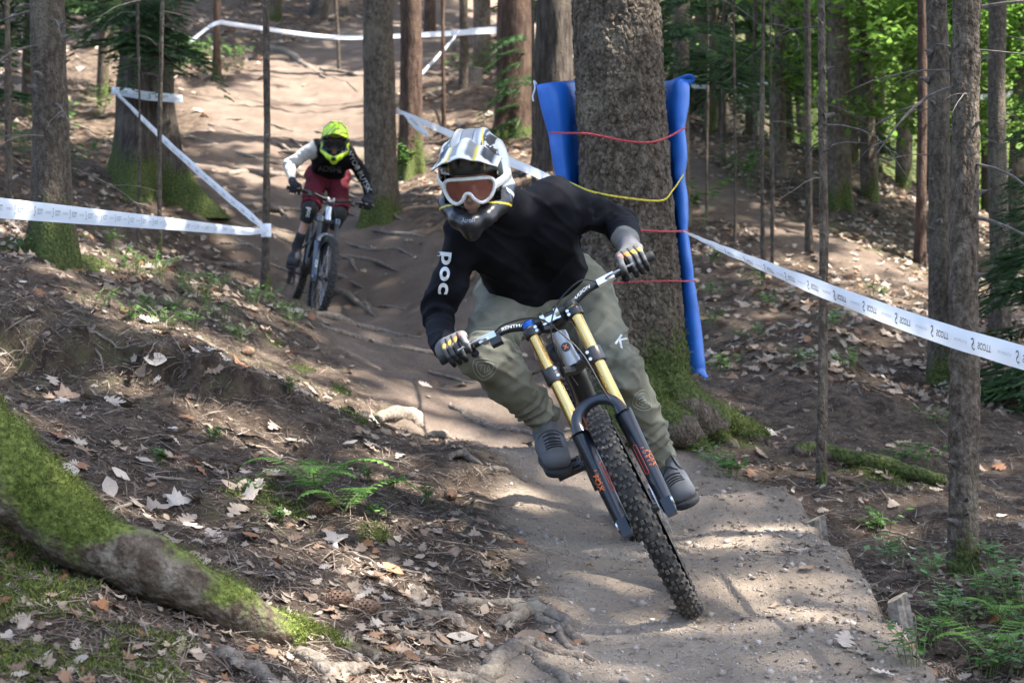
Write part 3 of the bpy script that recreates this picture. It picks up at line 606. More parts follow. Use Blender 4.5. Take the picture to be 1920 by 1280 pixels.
# dense dark spruces and sunlit beeches closing the view on the right and at the back
G1 = 'young spruces closing the view'; G2 = 'bright leafy trees beyond the right slope'
for i, (px, Y, z0, z1, rm, n) in enumerate([(1330,24,.6,7,1.5,70),(1400,26,.8,8,1.6,80),(1290,30,1,9,1.8,80),(1480,27,1.2,8,1.5,50),(1360,33,1,10,2,70),(1210,32,1,9,1.8,60),(1600,24,.1,1.7,.8,36)]):
    bg_tree('c', (px-960)/F*Y, Y, i, 'young drooping spruce among the trunks beyond the right slope', G1, z0, z1, rm, n, .14, M_needle if i % 3 else M_needle2)
for i, (px, Y, z0, z1, rm, n) in enumerate([(1625,21,.9,4.2,1.3,3600),(1800,20,.8,3.8,1.5,4200),(1915,19,.6,3.6,1.4,4000),(1700,23,1.2,4.6,1.5,3600),(1640,27,2.2,6,1.9,3600),(1740,25,1.8,5.4,2.0,4200),(1850,26,1.6,5.5,2.0,4200),(1940,24,1,5.4,1.9,3600),(1700,34,1.5,8.5,2.6,4200),(1820,38,1.5,9,3,4600),(1930,40,1.5,10,3.2,4600),(1600,42,2,9.5,2.8,3600),(1780,50,2,13,4,4600),(1500,48,2,11,3.2,3600),(1420,40,2,9,2.6,3600),(1640,30,.3,3.2,1.6,2600),(1850,31,.2,3.5,1.8,2800),(1560,29,1.5,6,1.5,2400),(1340,42,2,10,2.6,3000)]):
    bg_tree('d', (px-960)/F*Y, Y, 40+i, 'bright green broadleaf tree beyond the right slope', G2, z0, z1, rm, 0, .2, M_beech, n)
for i, (px, Y, z0, z1, rm, n) in enumerate([(-20,22,.8,8,1.6,70),(60,26,1,9,1.8,80),(-90,17,.8,7,1.4,60),(190,29,1.6,9,1.7,70),(330,36,2.2,11,2,70),(120,38,1,11,2.2,80),(480,44,2,11,2.2,60),(560,52,1.5,12,2.6,60)]):
    bg_tree('c', (px-960)/F*Y, Y, 60+i, 'dark spruce on the slope above the left bank', 'dark spruces above the left bank', z0, z1, rm, n, .18, M_needle)
for i, (px, Y, z0, z1, rm, n) in enumerate([(860,50,1.5,9,2.4,60),(960,44,2.2,9,2.2,60),(760,58,1.5,11,2.8,60),(1090,40,1,9,2.2,60)]):
    bg_tree('c' if i != 2 else 'd', (px-960)/F*Y, Y, 80+i, 'spruce on the hilltop beyond the upper tape' if i != 2 else 'sunlit leafy tree on the hilltop beyond the upper tape', 'hilltop spruces' if i != 2 else None, z0, z1, rm, n, .2, M_needle2 if i != 2 else M_beech)
bg_tree('c', P(1975,560,11.5)[0], 11.5, 91, 'small dense spruce behind the tape end at the right', None, .0, 2.0, 1.0, 60, .05, M_needle)
for i in range(26):     # far wood: trunks one can tell apart behind everything
    Y = rs.uniform(48, 85); px = rs.uniform(-100, 1560) if i < 20 else rs.uniform(1560, 2300)
    bg_tree('c' if rs.random() < .6 else 'd', (px-960)/F*Y, Y, 120+i, 'tree in the far wood', 'trees of the far wood', rs.uniform(1, 4), rs.uniform(10, 16), 2.8, 45, .35, rs.choice([M_needle, M_needle2]) if i % 2 else M_beech, 2200)
# the forest goes on behind and beside the camera, added to block frontal skylight
for i, (x, y) in enumerate([(-9,-3),(-6,-7),(-2.5,-9),(2,-8.5),(6,-7),(9.5,-3),(11,3),(-10,3),(-4.5,-13),(0,-14),(4.5,-13),(9,-10),(-9,-11),(12.5,9),(-11.5,10)]):
    bg_tree('c', x, y, 160+i, 'unseen dense spruce added behind the bend', 'unseen spruces added behind the bend', 1.2, 12, 2.9, 64, .3, M_needle)
# low green boughs hanging in front of trunks (photo: by the dark reddish trunk, and left of the massive trunk)
def hang_boughs(name, pts, parent, mat, seed):
    r_ = random.Random(seed); xf = []
    for (px, py, Y, az, ln) in pts: xf.append((r_.randrange(4), rotz(az)@roty(r_.uniform(.05, .35))*ln, P(px, py, Y)))
    V, Fc = instances(BOUGHS, xf); return link(name, mesh_np(name, V, Fc), parent, mat, smooth=False)
byname = {t['root']['label']: t for t in TREES}
hang_boughs('green_bough', [(985,60+i*26,25.6,rs.uniform(2.6,4.4),rs.uniform(.5,.9)) for i in range(11)], byname['broad dark reddish trunk standing behind the helmet of the front rider']['root'], M_needle2, 3)
hang_boughs('green_bough', [(rs.uniform(200,330),rs.uniform(-40,90),19.4,rs.uniform(3.4,6.0),rs.uniform(.5,1.0)) for i in range(22)], byname['massive ridged trunk with flared mossy foot and tape wound round it']['root'], M_needle, 4)
hang_boughs('green_bough', [(1285+rs.uniform(-10,60),rs.uniform(-30,130),17.6,rs.uniform(3.6,6.6),rs.uniform(.5,1.1)) for i in range(12)], byname['spruce trunk showing just above the right padding']['root'], M_needle, 5)
# ---------------------------------------------------------------- crown clumps added above the frame to shade the floor and leave sun gaps
for i, (x, y) in enumerate([(4.5,3.5),(6.5,6),(5.2,9.5),(8,11),(7.5,15),(9.5,19),(5.8,24),(2.8,29),(2.4,35),(6,41),(-3.6,5),(-4.6,9),(-6.5,14),(-6.5,20),(-8,27),(-9,34),(-.5,33),(2,44),(-5,42)]):
    b_ = np.array([x, y, gz(x, y)]); root = empty('tall_spruce_tree', b_, 'tall spruce with added shade crown standing back from the trail', 'tree', 'tall spruces around the trail')
    zs = np.linspace(-.4, 17, 18); V, Q, ms = trunk_mesh(b_, [(x, y, b_[2]+z) for z in zs], [.15*(1-.8*max(z, 0)/18) for z in zs], 12, .3); put_trunk(root, V, Q, ms, M_spruce)
    TREES.append(dict(root=root, base=b_, r=.15, dx=0, h=17))
LIT = [(600,190,1.5),(650,150,1.2),(560,240,1.),(650,265,.7),(520,130,.8),(900,300,1.1),(860,255,.9),(960,330,.5),(170,160,1.3),(210,120,1.1),(330,230,.8),(90,240,.7),(1530,510,.36),(1585,500,.3),(610,718,.17),(560,700,.1),(420,668,.12),(130,470,.16),(845,800,.2),(470,330,.4),(560,320,.35),(680,330,.3),(1700,300,1.5),(960,60,1.5)]
LITP = np.array([np.append(hit(a, b_), r_) for a, b_, r_ in LIT])
blockers = {}
tb = np.array([t['base'] for t in TREES if t['h'] > 9]); tr = [t for t in TREES if t['h'] > 9]
gx = np.arange(-10, 9, .62); 
for Yg in np.arange(1.5, 47, .62):
    for Xg in gx:
        x = Xg+rs.uniform(-.3, .3); y = Yg+rs.uniform(-.3, .3)
        if abs(x) > .30*y+3.2: continue
        if y > 17 and x > .10*y+1.2: continue          # open to the sun: the leafy trees beyond the right slope
        z = gz(x, y); hh = rs.uniform(8.5, 13.5); s = hh/sun_vec[2]; p = np.array([x, y, z])+sun_vec*s
        # distance from the sun rays that reach the lit spots
        d = p-LITP[:, :3]; t = d@sun_vec; perp = np.linalg.norm(d-t[:, None]*sun_vec, axis=1)
        if (perp < LITP[:, 3]+.5).any(): continue
        if 5.2 < y < 8.2 and -.6 < x < 1.9 and rs.random() < .06: continue      # fewer blocker clumps over the bend, letting some sun through
        if rs.random() < .015 or p[2] < .1714*p[1]+.4: continue
        k = int(np.argmin(((tb[:, :2]-p[:2])**2).sum(1))); blockers.setdefault(k, []).append(p)
CL = [bough_template(9, .3, 50+i) for i in range(3)]
def clump_t(seed):
    r_ = np.random.default_rng(seed); n = 34; p = r_.normal(0, .23, (n, 3))*[1, 1, .5]; a = r_.uniform(0, 6.283, n); tl = r_.normal(0, .4, (n, 2)); s = r_.uniform(.16, .34, n)
    d = np.stack([np.cos(a), np.sin(a), tl[:, 0]], 1); e = np.stack([-np.sin(a), np.cos(a), tl[:, 1]], 1)
    V = np.stack([p-d*(s*.5)[:, None], p+e*(s*.3)[:, None], p+d*(s*.5)[:, None], p-e*(s*.3)[:, None]], 1).reshape(-1, 3); return V, np.arange(n*4).reshape(n, 4)
CLT = [clump_t(i) for i in range(5)]
for k, ps in blockers.items():
    xf = [(rs.randrange(5), rotz(rs.uniform(0, 6.28))*rs.uniform(1.15, 1.6), p) for p in ps]; V, Fc = instances(CLT, xf)
    link('crown', mesh_np('crown', V, Fc), tr[k]['root'], M_needle, smooth=False)  # blocker clumps stand in as crowns, set on sun rays for shade
    mb = MB(); b_ = tr[k]['base']
    for p in ps:
        q = np.array([b_[0]+tr[k]['dx']*(p[2]-b_[2]), b_[1], max(b_[2]+6, p[2]-.9)]); mb.tube([q, (q+p)/2+np.array([0, 0, .15]), p], [.03, .02, .006], 4)
    mb.build('added_limbs', M_twig, tr[k]['root'], kind='stuff')  # thin branches added to tie those blockers to the trunks
# ================================================================= COURSE TAPE, PADDING, ROPES, STAKES
def tapemat(name, col, tr):
    m = bpy.data.materials.new(name); N, L, b = nodes(m); b.inputs['Base Color'].default_value = (*col, 1); b.inputs['Roughness'].default_value = .38
    t = N.new('ShaderNodeBsdfTranslucent'); t.inputs['Color'].default_value = (*col, 1); mx = N.new('ShaderNodeMixShader'); mx.inputs[0].default_value = tr
    out = [n for n in N if n.type == 'OUTPUT_MATERIAL'][0]; L.new(b.outputs[0], mx.inputs[1]); L.new(t.outputs[0], mx.inputs[2]); L.new(mx.outputs[0], out.inputs[0]); return m
M_tape = tapemat('white_tape', (.74,.77,.82), .3); M_ink = plain('dark_ink', (.05,.055,.065), .5); M_ink2 = plain('grey_ink', (.30,.32,.35), .5); M_ink3 = plain('faded_ink', (.22,.24,.27), .5)
def make_tape(label, ctrl, text=None, flipv=False, mirror=False, ink=None, small=True, n=14, start=.1, pitch=.31, curl=.006, parent=None, name='course_tape', ts=1.):
    """ctrl: (px, py, distance, full width in metres, twist)"""
    pts = np.array(spline([P(*c[:3]) for c in ctrl], n)); wd = np.interp(np.linspace(0, len(ctrl)-1, len(pts)), range(len(ctrl)), [c[3] for c in ctrl]); tw = np.interp(np.linspace(0, len(ctrl)-1, len(pts)), range(len(ctrl)), [c[4] if len(c) > 4 else 0 for c in ctrl])
    t = np.gradient(pts, axis=0); t /= np.linalg.norm(t, axis=1)[:, None]; up = np.array([0, 0, 1.])-t*t[:, 2:]; up /= np.linalg.norm(up, axis=1)[:, None]; nn = np.cross(up, t)
    nn = np.where(((nn*pts).sum(1) > 0)[:, None], -nn, nn); ks = np.arange(len(pts)); tw = tw+.10*vnoise(ks*.31, ks*0+len(ctrl)); upt = up*np.cos(tw)[:, None]+nn*np.sin(tw)[:, None]; nt_ = nn*np.cos(tw)[:, None]-up*np.sin(tw)[:, None]
    m_ = 6; V = []
    for k in range(m_):
        v = k/(m_-1)-.5; V.append(pts+upt*(wd*v)[:, None]+nt_*((.25-v*v)*curl*4+.0025*vnoise(ks*.5+k*.4, ks*0+k))[:, None])
    V = np.stack(V, 1); ii = np.arange(len(pts)*m_).reshape(len(pts), m_); Q = np.stack([ii[:-1, :-1], ii[1:, :-1], ii[1:, 1:], ii[:-1, 1:]], -1).reshape(-1, 4)
    o = link(name, mesh_np(name, V.reshape(-1, 3), Q), parent, M_tape)
    if parent is None: tag(o, label, 'tape')
    if text:
        s = np.concatenate([[0], np.cumsum(np.linalg.norm(np.diff(pts, axis=0), axis=1))]); L_ = s[-1]; Vs = []; Fs = []; Vs2 = []; Fs2 = []
        def put(word, u0, size, acc, accF, shear=0., bold=0., v0=0.):
            V2, T2 = text2d(word, shear, 1., 0, bold); u = u0+V2[:, 0]*size*(-1 if mirror else 1); v = (V2[:, 1]*size+v0)*(-1 if flipv else 1)
            u = np.clip(u, 0, L_); ip = lambda A: np.stack([np.interp(u, s, A[:, i]) for i in range(3)], 1); w_ = np.interp(u, s, wd); v = v*w_/np.max(wd); q = v/np.maximum(w_, 1e-3)
            k = len(acc); acc.extend(ip(pts)+ip(upt)*v[:, None]+ip(nt_)*((.25-q*q)*curl*4+.0035)[:, None]); accF.extend([[a+k for a in f] for f in T2])
        u = start
        while u < L_-.12:
            put(text, u, .021*ts, Vs, Fs, 0, .015); g = .052*ts*(1 if not mirror else -1); put('S', u-1.55*g, .036*ts, Vs, Fs, .3, .0)
            if small: put('NO SHORTCUTS', u+.135*ts*(1 if not mirror else -1), .0085*ts, Vs2, Fs2)
            u += pitch
        link('lettering', mesh_np('lettering', np.array(Vs), Fs), o, ink or M_ink, False, kind='stuff')
        if small: link('small_lettering', mesh_np('small_lettering', np.array(Vs2), Fs2), o, M_ink2 if ink is None else ink, False, kind='stuff')
    return o
make_tape('long white printed tape running from the blue padding past the lichen spotted spruce', [(1284,433,9.2,.018,.9),(1330,456,8.75,.036,.6),(1440,502,7.85,.056,.25),(1540,542,7.15,.062,.1),(1730,613,6.2,.066),(1920,671,5.5,.068),(2150,735,4.8,.068)], 'SCOTT', flipv=True, start=.25, pitch=.30)
make_tape('pale white tape stretched across the bank in front of the knotty spruce', [(503,431,13.35,.03,.5),(470,434,12.6,.045,.2),(400,428,11.3,.055),(300,418,9.7,.062),(150,404,7.9,.068),(0,390,6.6,.068),(-250,365,5.2,.068)], 'SCOTT', mirror=True, ink=M_ink3, start=.5, pitch=.30)
make_tape('narrow printed tape slanting from the massive ridged trunk down to the sapling pole', [(214,170,19.55,.05,.2),(300,255,17.4,.064),(400,346,15.2,.066),(470,405,13.9,.06),(499,430,13.42,.045,.2)], 'SCOTT', start=.25, pitch=.36, ts=1.05)
make_tape('printed tape band round the massive ridged trunk', [(210,170,19.75,.07),(240,174,19.55,.085),(275,180,19.5,.085),(310,183,19.55,.085),(342,186,19.8,.085)], 'SCOTT', start=.22, pitch=.42, ts=1.5)
make_tape('long plain white tape across the top of the hill', [(355,80,33.5,.06),(403,45,31.85,.07),(445,47,31.9,.07),(580,66,33,.066),(650,71,33,.066),(740,68,31,.066),(858,62,28.85,.08),(900,58,27.5,.09),(938,57,26.6,.09)])
make_tape('white tape falling diagonally from the knotted slim trunk', [(862,58,28.8,.05),(845,80,28,.055),(810,118,26.3,.055),(783,147,25,.05)])
make_tape('knotted tape leading from the dark spruce behind the helmet', [(738,208,20.6,.06),(765,215,20.2,.03),(800,232,18.5,.06),(860,258,15.5,.06),(940,296,12.5,.055),(1000,322,10.8,.05),(1050,345,9.75,.04)])
make_tape('short loose tape end hanging from its knot', [(757,214,20.15,.02),(770,222,20.1,.09),(787,240,20.1,.08),(803,255,20.1,.03)], 'SCOTT', start=.18, pitch=.5, ts=.8, small=False)
make_tape('faint far tape behind the thin saplings on the right', [(1296,162,24,.05),(1340,163,24,.05),(1440,157,23,.05)])
make_tape('far white tape end behind the lichen spotted spruce', [(1765,192,22,.06),(1840,183,21,.06),(1930,172,20,.06),(2000,165,19,.06)])
mb = MB(); b_ = P(499,432,13.45); mb.lathe(b_-np.array([0,0,.045]), (0,0,1), [(0,.034),(.03,.037),(.06,.036),(.09,.033)], 14); tag(mb.build('tape_wrap', M_tape), 'tape wound round the sapling pole', 'tape')
# ---- blue crash padding behind the big spruce
M_vinyl = plain('blue_vinyl', (.010,.115,.46), .45, 0., .5, var=.15, scale=6, bump=.5, bscale=9)
EL = ([140,155,200,250,330,400,480,560,640,700], [1004,1006,1017,1030,1044,1060,1074,1085,1090,1092]); ER = ([140,155,200,240,300,330,380,440,530,620,700], [1290,1292,1290,1282,1287,1280,1288,1287,1300,1313,1322])
rows = 56; loop = []
for j in range(rows):
    py = 152+(702-152)*j/(rows-1); l = np.interp(py, *EL); r_ = np.interp(py, *ER); cx = 1158+(py-150)*.062; hw = 92+(py-150)*.012
    path = np.array(spline([P(l, py+8, 9.40), P(l*.55+(cx-hw)*.45, py+3, 9.36), P(cx-hw-2, py, 9.42), P(cx-hw*.75, py, 9.60), P(cx, py, 9.70), P(cx+hw*.75, py, 9.60), P(cx+hw+2, py, 9.42), P(r_*.55+(cx+hw)*.45, py-4, 9.36), P(r_, py-4, 9.41)], 5))
    path[:, 2] += .0; t = np.gradient(path, axis=0); t[:, 2] = 0; t /= np.linalg.norm(t, axis=1)[:, None]; nn = np.stack([t[:, 1], -t[:, 0], 0*t[:, 0]], 1)
    k = np.arange(len(path)); th = .016*(1-.35*np.exp(-((py-np.array([248,345,434,527]))/10)**2).sum())+.007*vnoise(k*.35, k*0+j*.22); e = np.minimum(k, len(path)-1-k); th = th*np.sqrt(np.clip((e+.25)/2., .12, 1)); th = th*min(1, .35+min(j, rows-1-j)*.4)
    loop.append(np.concatenate([path+nn*th[:, None], (path-nn*th[:, None])[::-1]]))
loop = np.array(loop); m_ = loop.shape[1]; ii = np.arange(rows*m_).reshape(rows, m_); jj = np.roll(ii, -1, 1); Q = [list(map(int, q)) for q in np.stack([ii[:-1], ii[1:], jj[1:], jj[:-1]], -1).reshape(-1, 4)]
h_ = m_//2
for r0 in (0, rows-1): Q += [[int(ii[r0, a]), int(ii[r0, a+1]), int(ii[r0, m_-2-a]), int(ii[r0, m_-1-a])] for a in range(h_-1)]
pad = empty('crash_pad', P(1160,700,9.6), 'blue vinyl crash padding wrapped round the back of the big spruce', 'crash pad'); link('pad', mesh_np('pad', loop.reshape(-1, 3), Q), pad, M_vinyl)
mb = MB(); mb.tube(spline([P(1262,153,9.40), P(1275,148,9.38), P(1290,143,9.38), P(1297,148,9.40), P(1285,158,9.40)], 5), .017, 8, flat=.5); mb.build('top_fold', M_vinyl, pad)
mb = MB(); mb.tube(spline([P(1306,685,9.40), P(1316,698,9.38), P(1325,708,9.36)], 5), [.034]*3+[.028]*4+[.02]*3+[.012], 8, flat=.4); mb.build('loose_corner', M_vinyl, pad)
mb = MB(); mb.tube(spline([P(1006,158,9.38), P(1001,152,9.38), P(1003,165,9.37), P(999,180,9.37), P(1000,190,9.37)], 4), .004, 5); mb.build('tie_cord', M_tape, pad)
def rope(label, pts, mat, r_=.0045):
    c = spline(pts, 8); mb = MB(); V = []
    for s in range(3):          # three laid strands
        q = []
        for i, p in enumerate(c): a = i*.9+s*2.09; q.append(np.asarray(p)+np.array([0, math.cos(a), math.sin(a)])*r_*.5)
        mb.tube(q, r_*.62, 5)
    return tag(mb.build('rope', mat), label, 'rope')
M_redr = plain('red_rope', (.40,.045,.055), .7, var=.35, scale=260); M_yelr = plain('yellow_rope', (.55,.45,.04), .7, var=.5, scale=260)
rope('upper red rope drawn across the big spruce between the padding edges', [P(1032,250,9.33), P(1075,250,9.16), P(1110,252,9.06), P(1170,264,9.03), P(1215,267,9.06), P(1250,258,9.2), P(1286,239,9.34)], M_redr)
rope('yellow rope drawn across the big spruce above the sleeve of the front rider', [P(1048,332,9.33), P(1085,350,9.16), P(1120,362,9.06), P(1180,372,9.03), P(1240,376,9.10), P(1262,356,9.22), P(1281,328,9.34)], M_yelr)
rope('knotted red rope holding the long printed tape to the padding', [P(1092,434,9.18), P(1130,428,9.06), P(1180,420,9.02), P(1192,430,9.02), P(1250,434,9.12), P(1290,433,9.3)], M_redr)
rope('lowest red rope across the big spruce behind the glove', [P(1110,536,9.12), P(1160,530,9.05), P(1230,527,9.06), P(1278,527,9.18), P(1305,527,9.32)], M_redr, .0035)
# ---- stakes holding the trail edge, small stump, mossy mound
M_cut = plain('cut_wood', (.33,.26,.17), .85, var=.35, scale=60, bump=.4, bscale=70); M_wood = plain('weathered_wood', (.17,.145,.12), .9, var=.4, scale=45, bump=.6, bscale=60)
for (px, py, Y, w_, tilt, h2, lb) in ((1534,1022,7.85,.080,.12,.105,'short round stake with pale cut top at the trail edge'), (1694,1188,6.25,.070,.18,.115,'split grey stake lower down the trail edge')):
    b_ = P(px, py, Y); root = empty('wooden_stake', b_, lb, 'stake'); n = 14; mb = MB(); dr = nrm(np.array([-tilt, .05, 1.])); u_ = nrm(np.cross(dr, [0, 1., 0])); v_ = np.cross(dr, u_); rad = [w_/2*(1+.12*math.sin(k*2.3)+(.0 if k % 5 else -.12)) for k in range(n)]
    ring = lambda h, sl: [b_+dr*(h+sl*math.cos(2*math.pi*k/n))+(u_*math.cos(2*math.pi*k/n)+v_*math.sin(2*math.pi*k/n))*rad[k] for k in range(n)]
    A, B_, C_ = ring(-.15, 0), ring(h2*.5, 0), ring(h2, -.012); mb.add(A+B_+C_, [(i, (i+1) % n, n+(i+1) % n, n+i) for i in range(n)]+[(n+i, n+(i+1) % n, 2*n+(i+1) % n, 2*n+i) for i in range(n)]); mb.build('post', M_wood, root)
    mb = MB(); mb.add([q+dr*.0005 for q in C_]+[sum(C_)/n+dr*.003], [(i, (i+1) % n, n) for i in range(n)]); mb.build('cut_top', M_cut, root)

q = hit(884, 160); st = empty('tree_stump', q, 'small cut stump beside the slim knotted trunk', 'stump'); mb = MB(); mb.lathe(q-np.array([0,0,.1]), (.15,0,1), [(0,.16),(.2,.13),(.34,.12)], 14); mb.build('stump', M_wood, st); mb = MB(); mb.lathe(q+np.array([.051,0,.243]), (.15,-.25,1), [(0,.0001),(0,.121)], 14); mb.build('cut_face', M_cut, st)
# ================================================================= BICYCLES
def glossy(name, col, rough=.3, metal=0., coat=.3): return plain(name, col, rough, metal, .5, coat=coat)
M_rubber = plain('tyre_rubber', (.022,.021,.020), .8, spec=.3, dirt=(.075,.062,.050), scale=26)
M_knob = plain('tread_rubber', (.060,.054,.048), .85, spec=.25, dirt=(.15,.125,.10), scale=30)
M_black = plain('black_metal', (.014,.014,.016), .38, 0., .5, dirt=(.05,.043,.036), scale=14)
M_grip = plain('grip_rubber', (.016,.016,.017), .75)
M_gold = plain('gold_tube', (.62,.43,.17), .24, 1., .5, var=.06, scale=8)
M_silver = plain('polished_alloy', (.66,.66,.65), .28, 1.)
M_fork = plain('fork_paint', (.006,.010,.018), .3, 0., .45, coat=.15, dirt=(.022,.02,.018), scale=9)
M_orange = plain('orange_print', (.75,.16,.03), .5)
M_redp = plain('red_print', (.55,.06,.04), .5)
M_white = plain('white_print', (.72,.72,.70), .55)
M_grey = plain('grey_paint', (.30,.31,.32), .35, .3, coat=.3)
M_cable = plain('cable_housing', (.010,.010,.011), .45)
M_blue = plain('blue_anodised', (.02,.09,.35), .3, .8)
M_fork2 = plain('slate_blue_paint', (.028,.052,.078), .28, .2, coat=.5, dirt=(.09,.08,.07), scale=9)
M_frame2 = plain('dark_slate_paint', (.030,.040,.050), .3, .1, coat=.4, dirt=(.07,.06,.05), scale=9)
def local_frame(rear, front, lean, wb=1.27):
    f = front-rear; f = f/np.linalg.norm(f); side = np.cross([0, 0, 1.], f); side /= np.linalg.norm(side); up0 = np.cross(f, side)
    up = up0*math.cos(lean)-side*math.sin(lean); left = np.cross(up, f); o = front-f*wb
    return lambda p: o+np.asarray(p, float)@np.stack([f, left, up])
SA = np.array([-math.cos(R(63)), 0, math.sin(R(63))]); SF = np.array([math.sin(R(63)), 0, math.cos(R(63))])   # steering axis, forward normal
AX = np.array([1.27, 0, .37]); A0 = AX-SF*.05; FY = .079
def fk(s, fwd=0., y=0.): return A0+SA*s+SF*fwd+np.array([0, y, 0])       # point on the fork
def rot_about(p, o, k, a):
    p = np.asarray(p, float)-o; return o+p*math.cos(a)+np.cross(k, p)*math.sin(a)+np.outer(p@k, k).reshape(p.shape)*(1-math.cos(a))
def make_bike(label, W, steer, crank, c):
    """W maps bike coordinates (x forward, y left, z up, from the rear tyre contact) to the world"""
    root = empty('mountain_bike', W((.6, 0, 0)), label, 'bicycle')
    ST = lambda p: W(rot_about(p, A0, SA, -steer))
    def bl(mb, name, mat, parent=root, xf=W, **k):
        mb.v = [tuple(q) for q in xf(np.array(mb.v))]; return mb.build(name, mat, parent, **k)
    big = c.get('detail', True)
    def wheel(cen, xf, name, spin):
        ax = np.array([0, 1., 0]); n = 96 if big else 56
        w_ = empty_part(name, root, xf(cen))
        prof = [(-.034*math.cos(t), .336+.034*math.sin(t)) for t in np.linspace(-.5, math.pi+.5, 15)]
        mb = MB(); mb.lathe(cen, ax, prof, n); ty = bl(mb, 'tyre', M_rubber, w_, xf)
        mb = MB(); rows = 62 if big else 46
        for i in range(rows):
            for j, (t, hw, hl) in enumerate([(.50,.0048,.0075),(.98,.0052,.006),(1.36,.0055,.0075),(1.78,.0055,.0075),(2.16,.0052,.006),(2.64,.0048,.0075)]):
                a = 2*math.pi*(i+(.5 if j in (1, 4) else (.25 if j in (2, 3) and i % 2 else 0)))/rows+spin
                y = -.0345*math.cos(t); r_ = .336+.0345*math.sin(t); er = np.array([math.cos(a), 0, math.sin(a)]); et = np.array([-math.sin(a), 0, math.cos(a)])
                nrm = er*math.sin(t)-ax*math.cos(t); wd = np.cross(nrm, et)
                mb.box(cen+er*r_+ax*y+nrm*.0015, et*hl, wd*hw, nrm*.0048, taper=.82)
        bl(mb, 'knobs', M_knob, ty, xf, smooth=False, kind='stuff')
        mb = MB(); mb.lathe(cen, ax, [(-.015,.318),(-.016,.300),(-.008,.292),(.008,.292),(.016,.300),(.015,.318),(0,.310)], n, closed=True); bl(mb, 'rim', M_black, w_, xf)
        mb = MB(); mb.lathe(cen, ax, [(-.055,.0001),(-.055,.012),(-.035,.014),(-.033,.028),(-.027,.028),(-.024,.015),(.024,.015),(.027,.028),(.033,.028),(.035,.014),(.055,.012),(.055,.0001)], 20); bl(mb, 'hub', M_black, w_, xf)
        mb = MB()
        for k in range(28):
            a = 2*math.pi*k/28+spin; s = 1 if k % 2 else -1; b2 = a+(.45 if (k//2) % 2 else -.45)
            mb.tube([cen+np.array([.027*math.cos(b2), s*.03, .027*math.sin(b2)]), cen+np.array([.295*math.cos(a), s*.004, .295*math.sin(a)])], .0011, 4, cap=False)
        bl(mb, 'spokes', M_silver if not big else M_black, w_, xf, kind='stuff')
        mb = MB(); mb.lathe(cen+ax*.052, ax, [(0,.075),(.002,.075),(.002,.100),(0,.100)], 40, closed=True)
        for k in range(6):
            a = k*math.pi/3; mb.box(cen+ax*.053+np.array([.052*math.cos(a), 0, .052*math.sin(a)]), np.array([math.cos(a), 0, math.sin(a)])*.026, np.array([-math.sin(a), 0, math.cos(a)])*.004, ax*.0009)
        bl(mb, 'brake_disc', M_silver, w_, xf)
        return w_
    def empty_part(name, parent, loc):
        e = bpy.data.objects.new(name, None); COL.objects.link(e); e.parent = parent; e.empty_display_size = .05
        e.matrix_parent_inverse = Matrix.Translation(-Vector(parent.location)); return e
    wheel(np.array([0, 0, .37]), W, 'wheel', .1); wheel(AX, ST, 'wheel', .35)
    # fork
    for s in (-1, 1):
        y = s*FY
        mb = MB(); pr = [(-.035,.018),(-.02,.023),(.03,.0245),(.12,.0262),(.26,.0285),(.335,.031),(.345,.0305),(.35,.026)]; mb.lathe(fk(0, .035, y), SA, [(h-.0, r_) for h, r_ in pr]+[(.35,.0001)], 22)
        mb.box(fk(-.015, .048, y), SF*.016, np.array([0, .017, 0]), SA*.030)
        leg = bl(mb, 'fork_leg', c['fork'], root, ST)
        top = .77 if c['dual'] else .575
        mb = MB(); mb.lathe(fk(0, .035, y), SA, [(.33,.0205),(top,.0205),(top+.004,.0001)], 22); bl(mb, 'stanchion', c['stan'], root, ST)
        if c['dual']:
            mb = MB(); mb.lathe(fk(0, .035, y), SA, [(.755,.0208),(.755,.024),(.775,.024),(.782,.014),(.784,.0001)], 20); bl(mb, 'stanchion_cap', M_blue if s < 0 else M_black, root, ST)
        # printed lettering on the leg
        def wrap(V, s0, size, side, r_=.0282, flip=1):
            an = side+V[:, 1]*size/r_*flip; h = s0-V[:, 0]*size
            return np.array([fk(hh, .035+r_*math.cos(a), y+r_*math.sin(a)) for hh, a in zip(h, an)])
        if c['dual']:
            V, Tt = text2d('FORTY', 0, 1.7); me = mesh_np('lettering', ST(wrap(V, .165, .011, .25*s, .0276)), Tt); link('lettering', me, leg, M_orange, False)
            V, Tt = text2d('FOX', .3, 1.0, 2, .02); me = mesh_np('logo', ST(wrap(V, .155, .022, -.55 if s < 0 else .9, .0278)), Tt); link('logo', me, leg, M_orange, False)
            mb = MB(); rc = lambda u, v: wrap(np.array([[u, v]]), .165, 1., (.95 if s < 0 else -.55), .0276)[0]
            q = [(-.05,-.007),(.05,-.007),(.055,0),(.05,.007),(-.05,.007),(-.055,0),(-.05,-.007)]
            for a_, b_ in zip(q[:-1], q[1:]): mb.tube([rc(*a_), rc(*b_)], .0011, 4)
            q = [(-.155,-.012),(-.10,.012),(-.095,-.016),(-.155,-.022)]
            for a_, b_ in zip(q[:-1], q[1:]): mb.tube([rc(*a_), rc(*b_)], .0009, 4)
            bl(mb, 'outline', M_redp, leg, ST)
        else:
            V, Tt = text2d('FOX', .2, 1.0, 1, .02); me = mesh_np('lettering', ST(wrap(V, .12, .026, .0, .0282)), Tt); link('lettering', me, leg, M_white, False)
    mb = MB(); arc = []       # arch in front of the tyre
    for t in np.linspace(0, math.pi, 13): arc.append(fk(.335+.085*math.sin(t)**.75, .062-.012*math.sin(t), FY*math.cos(t)))
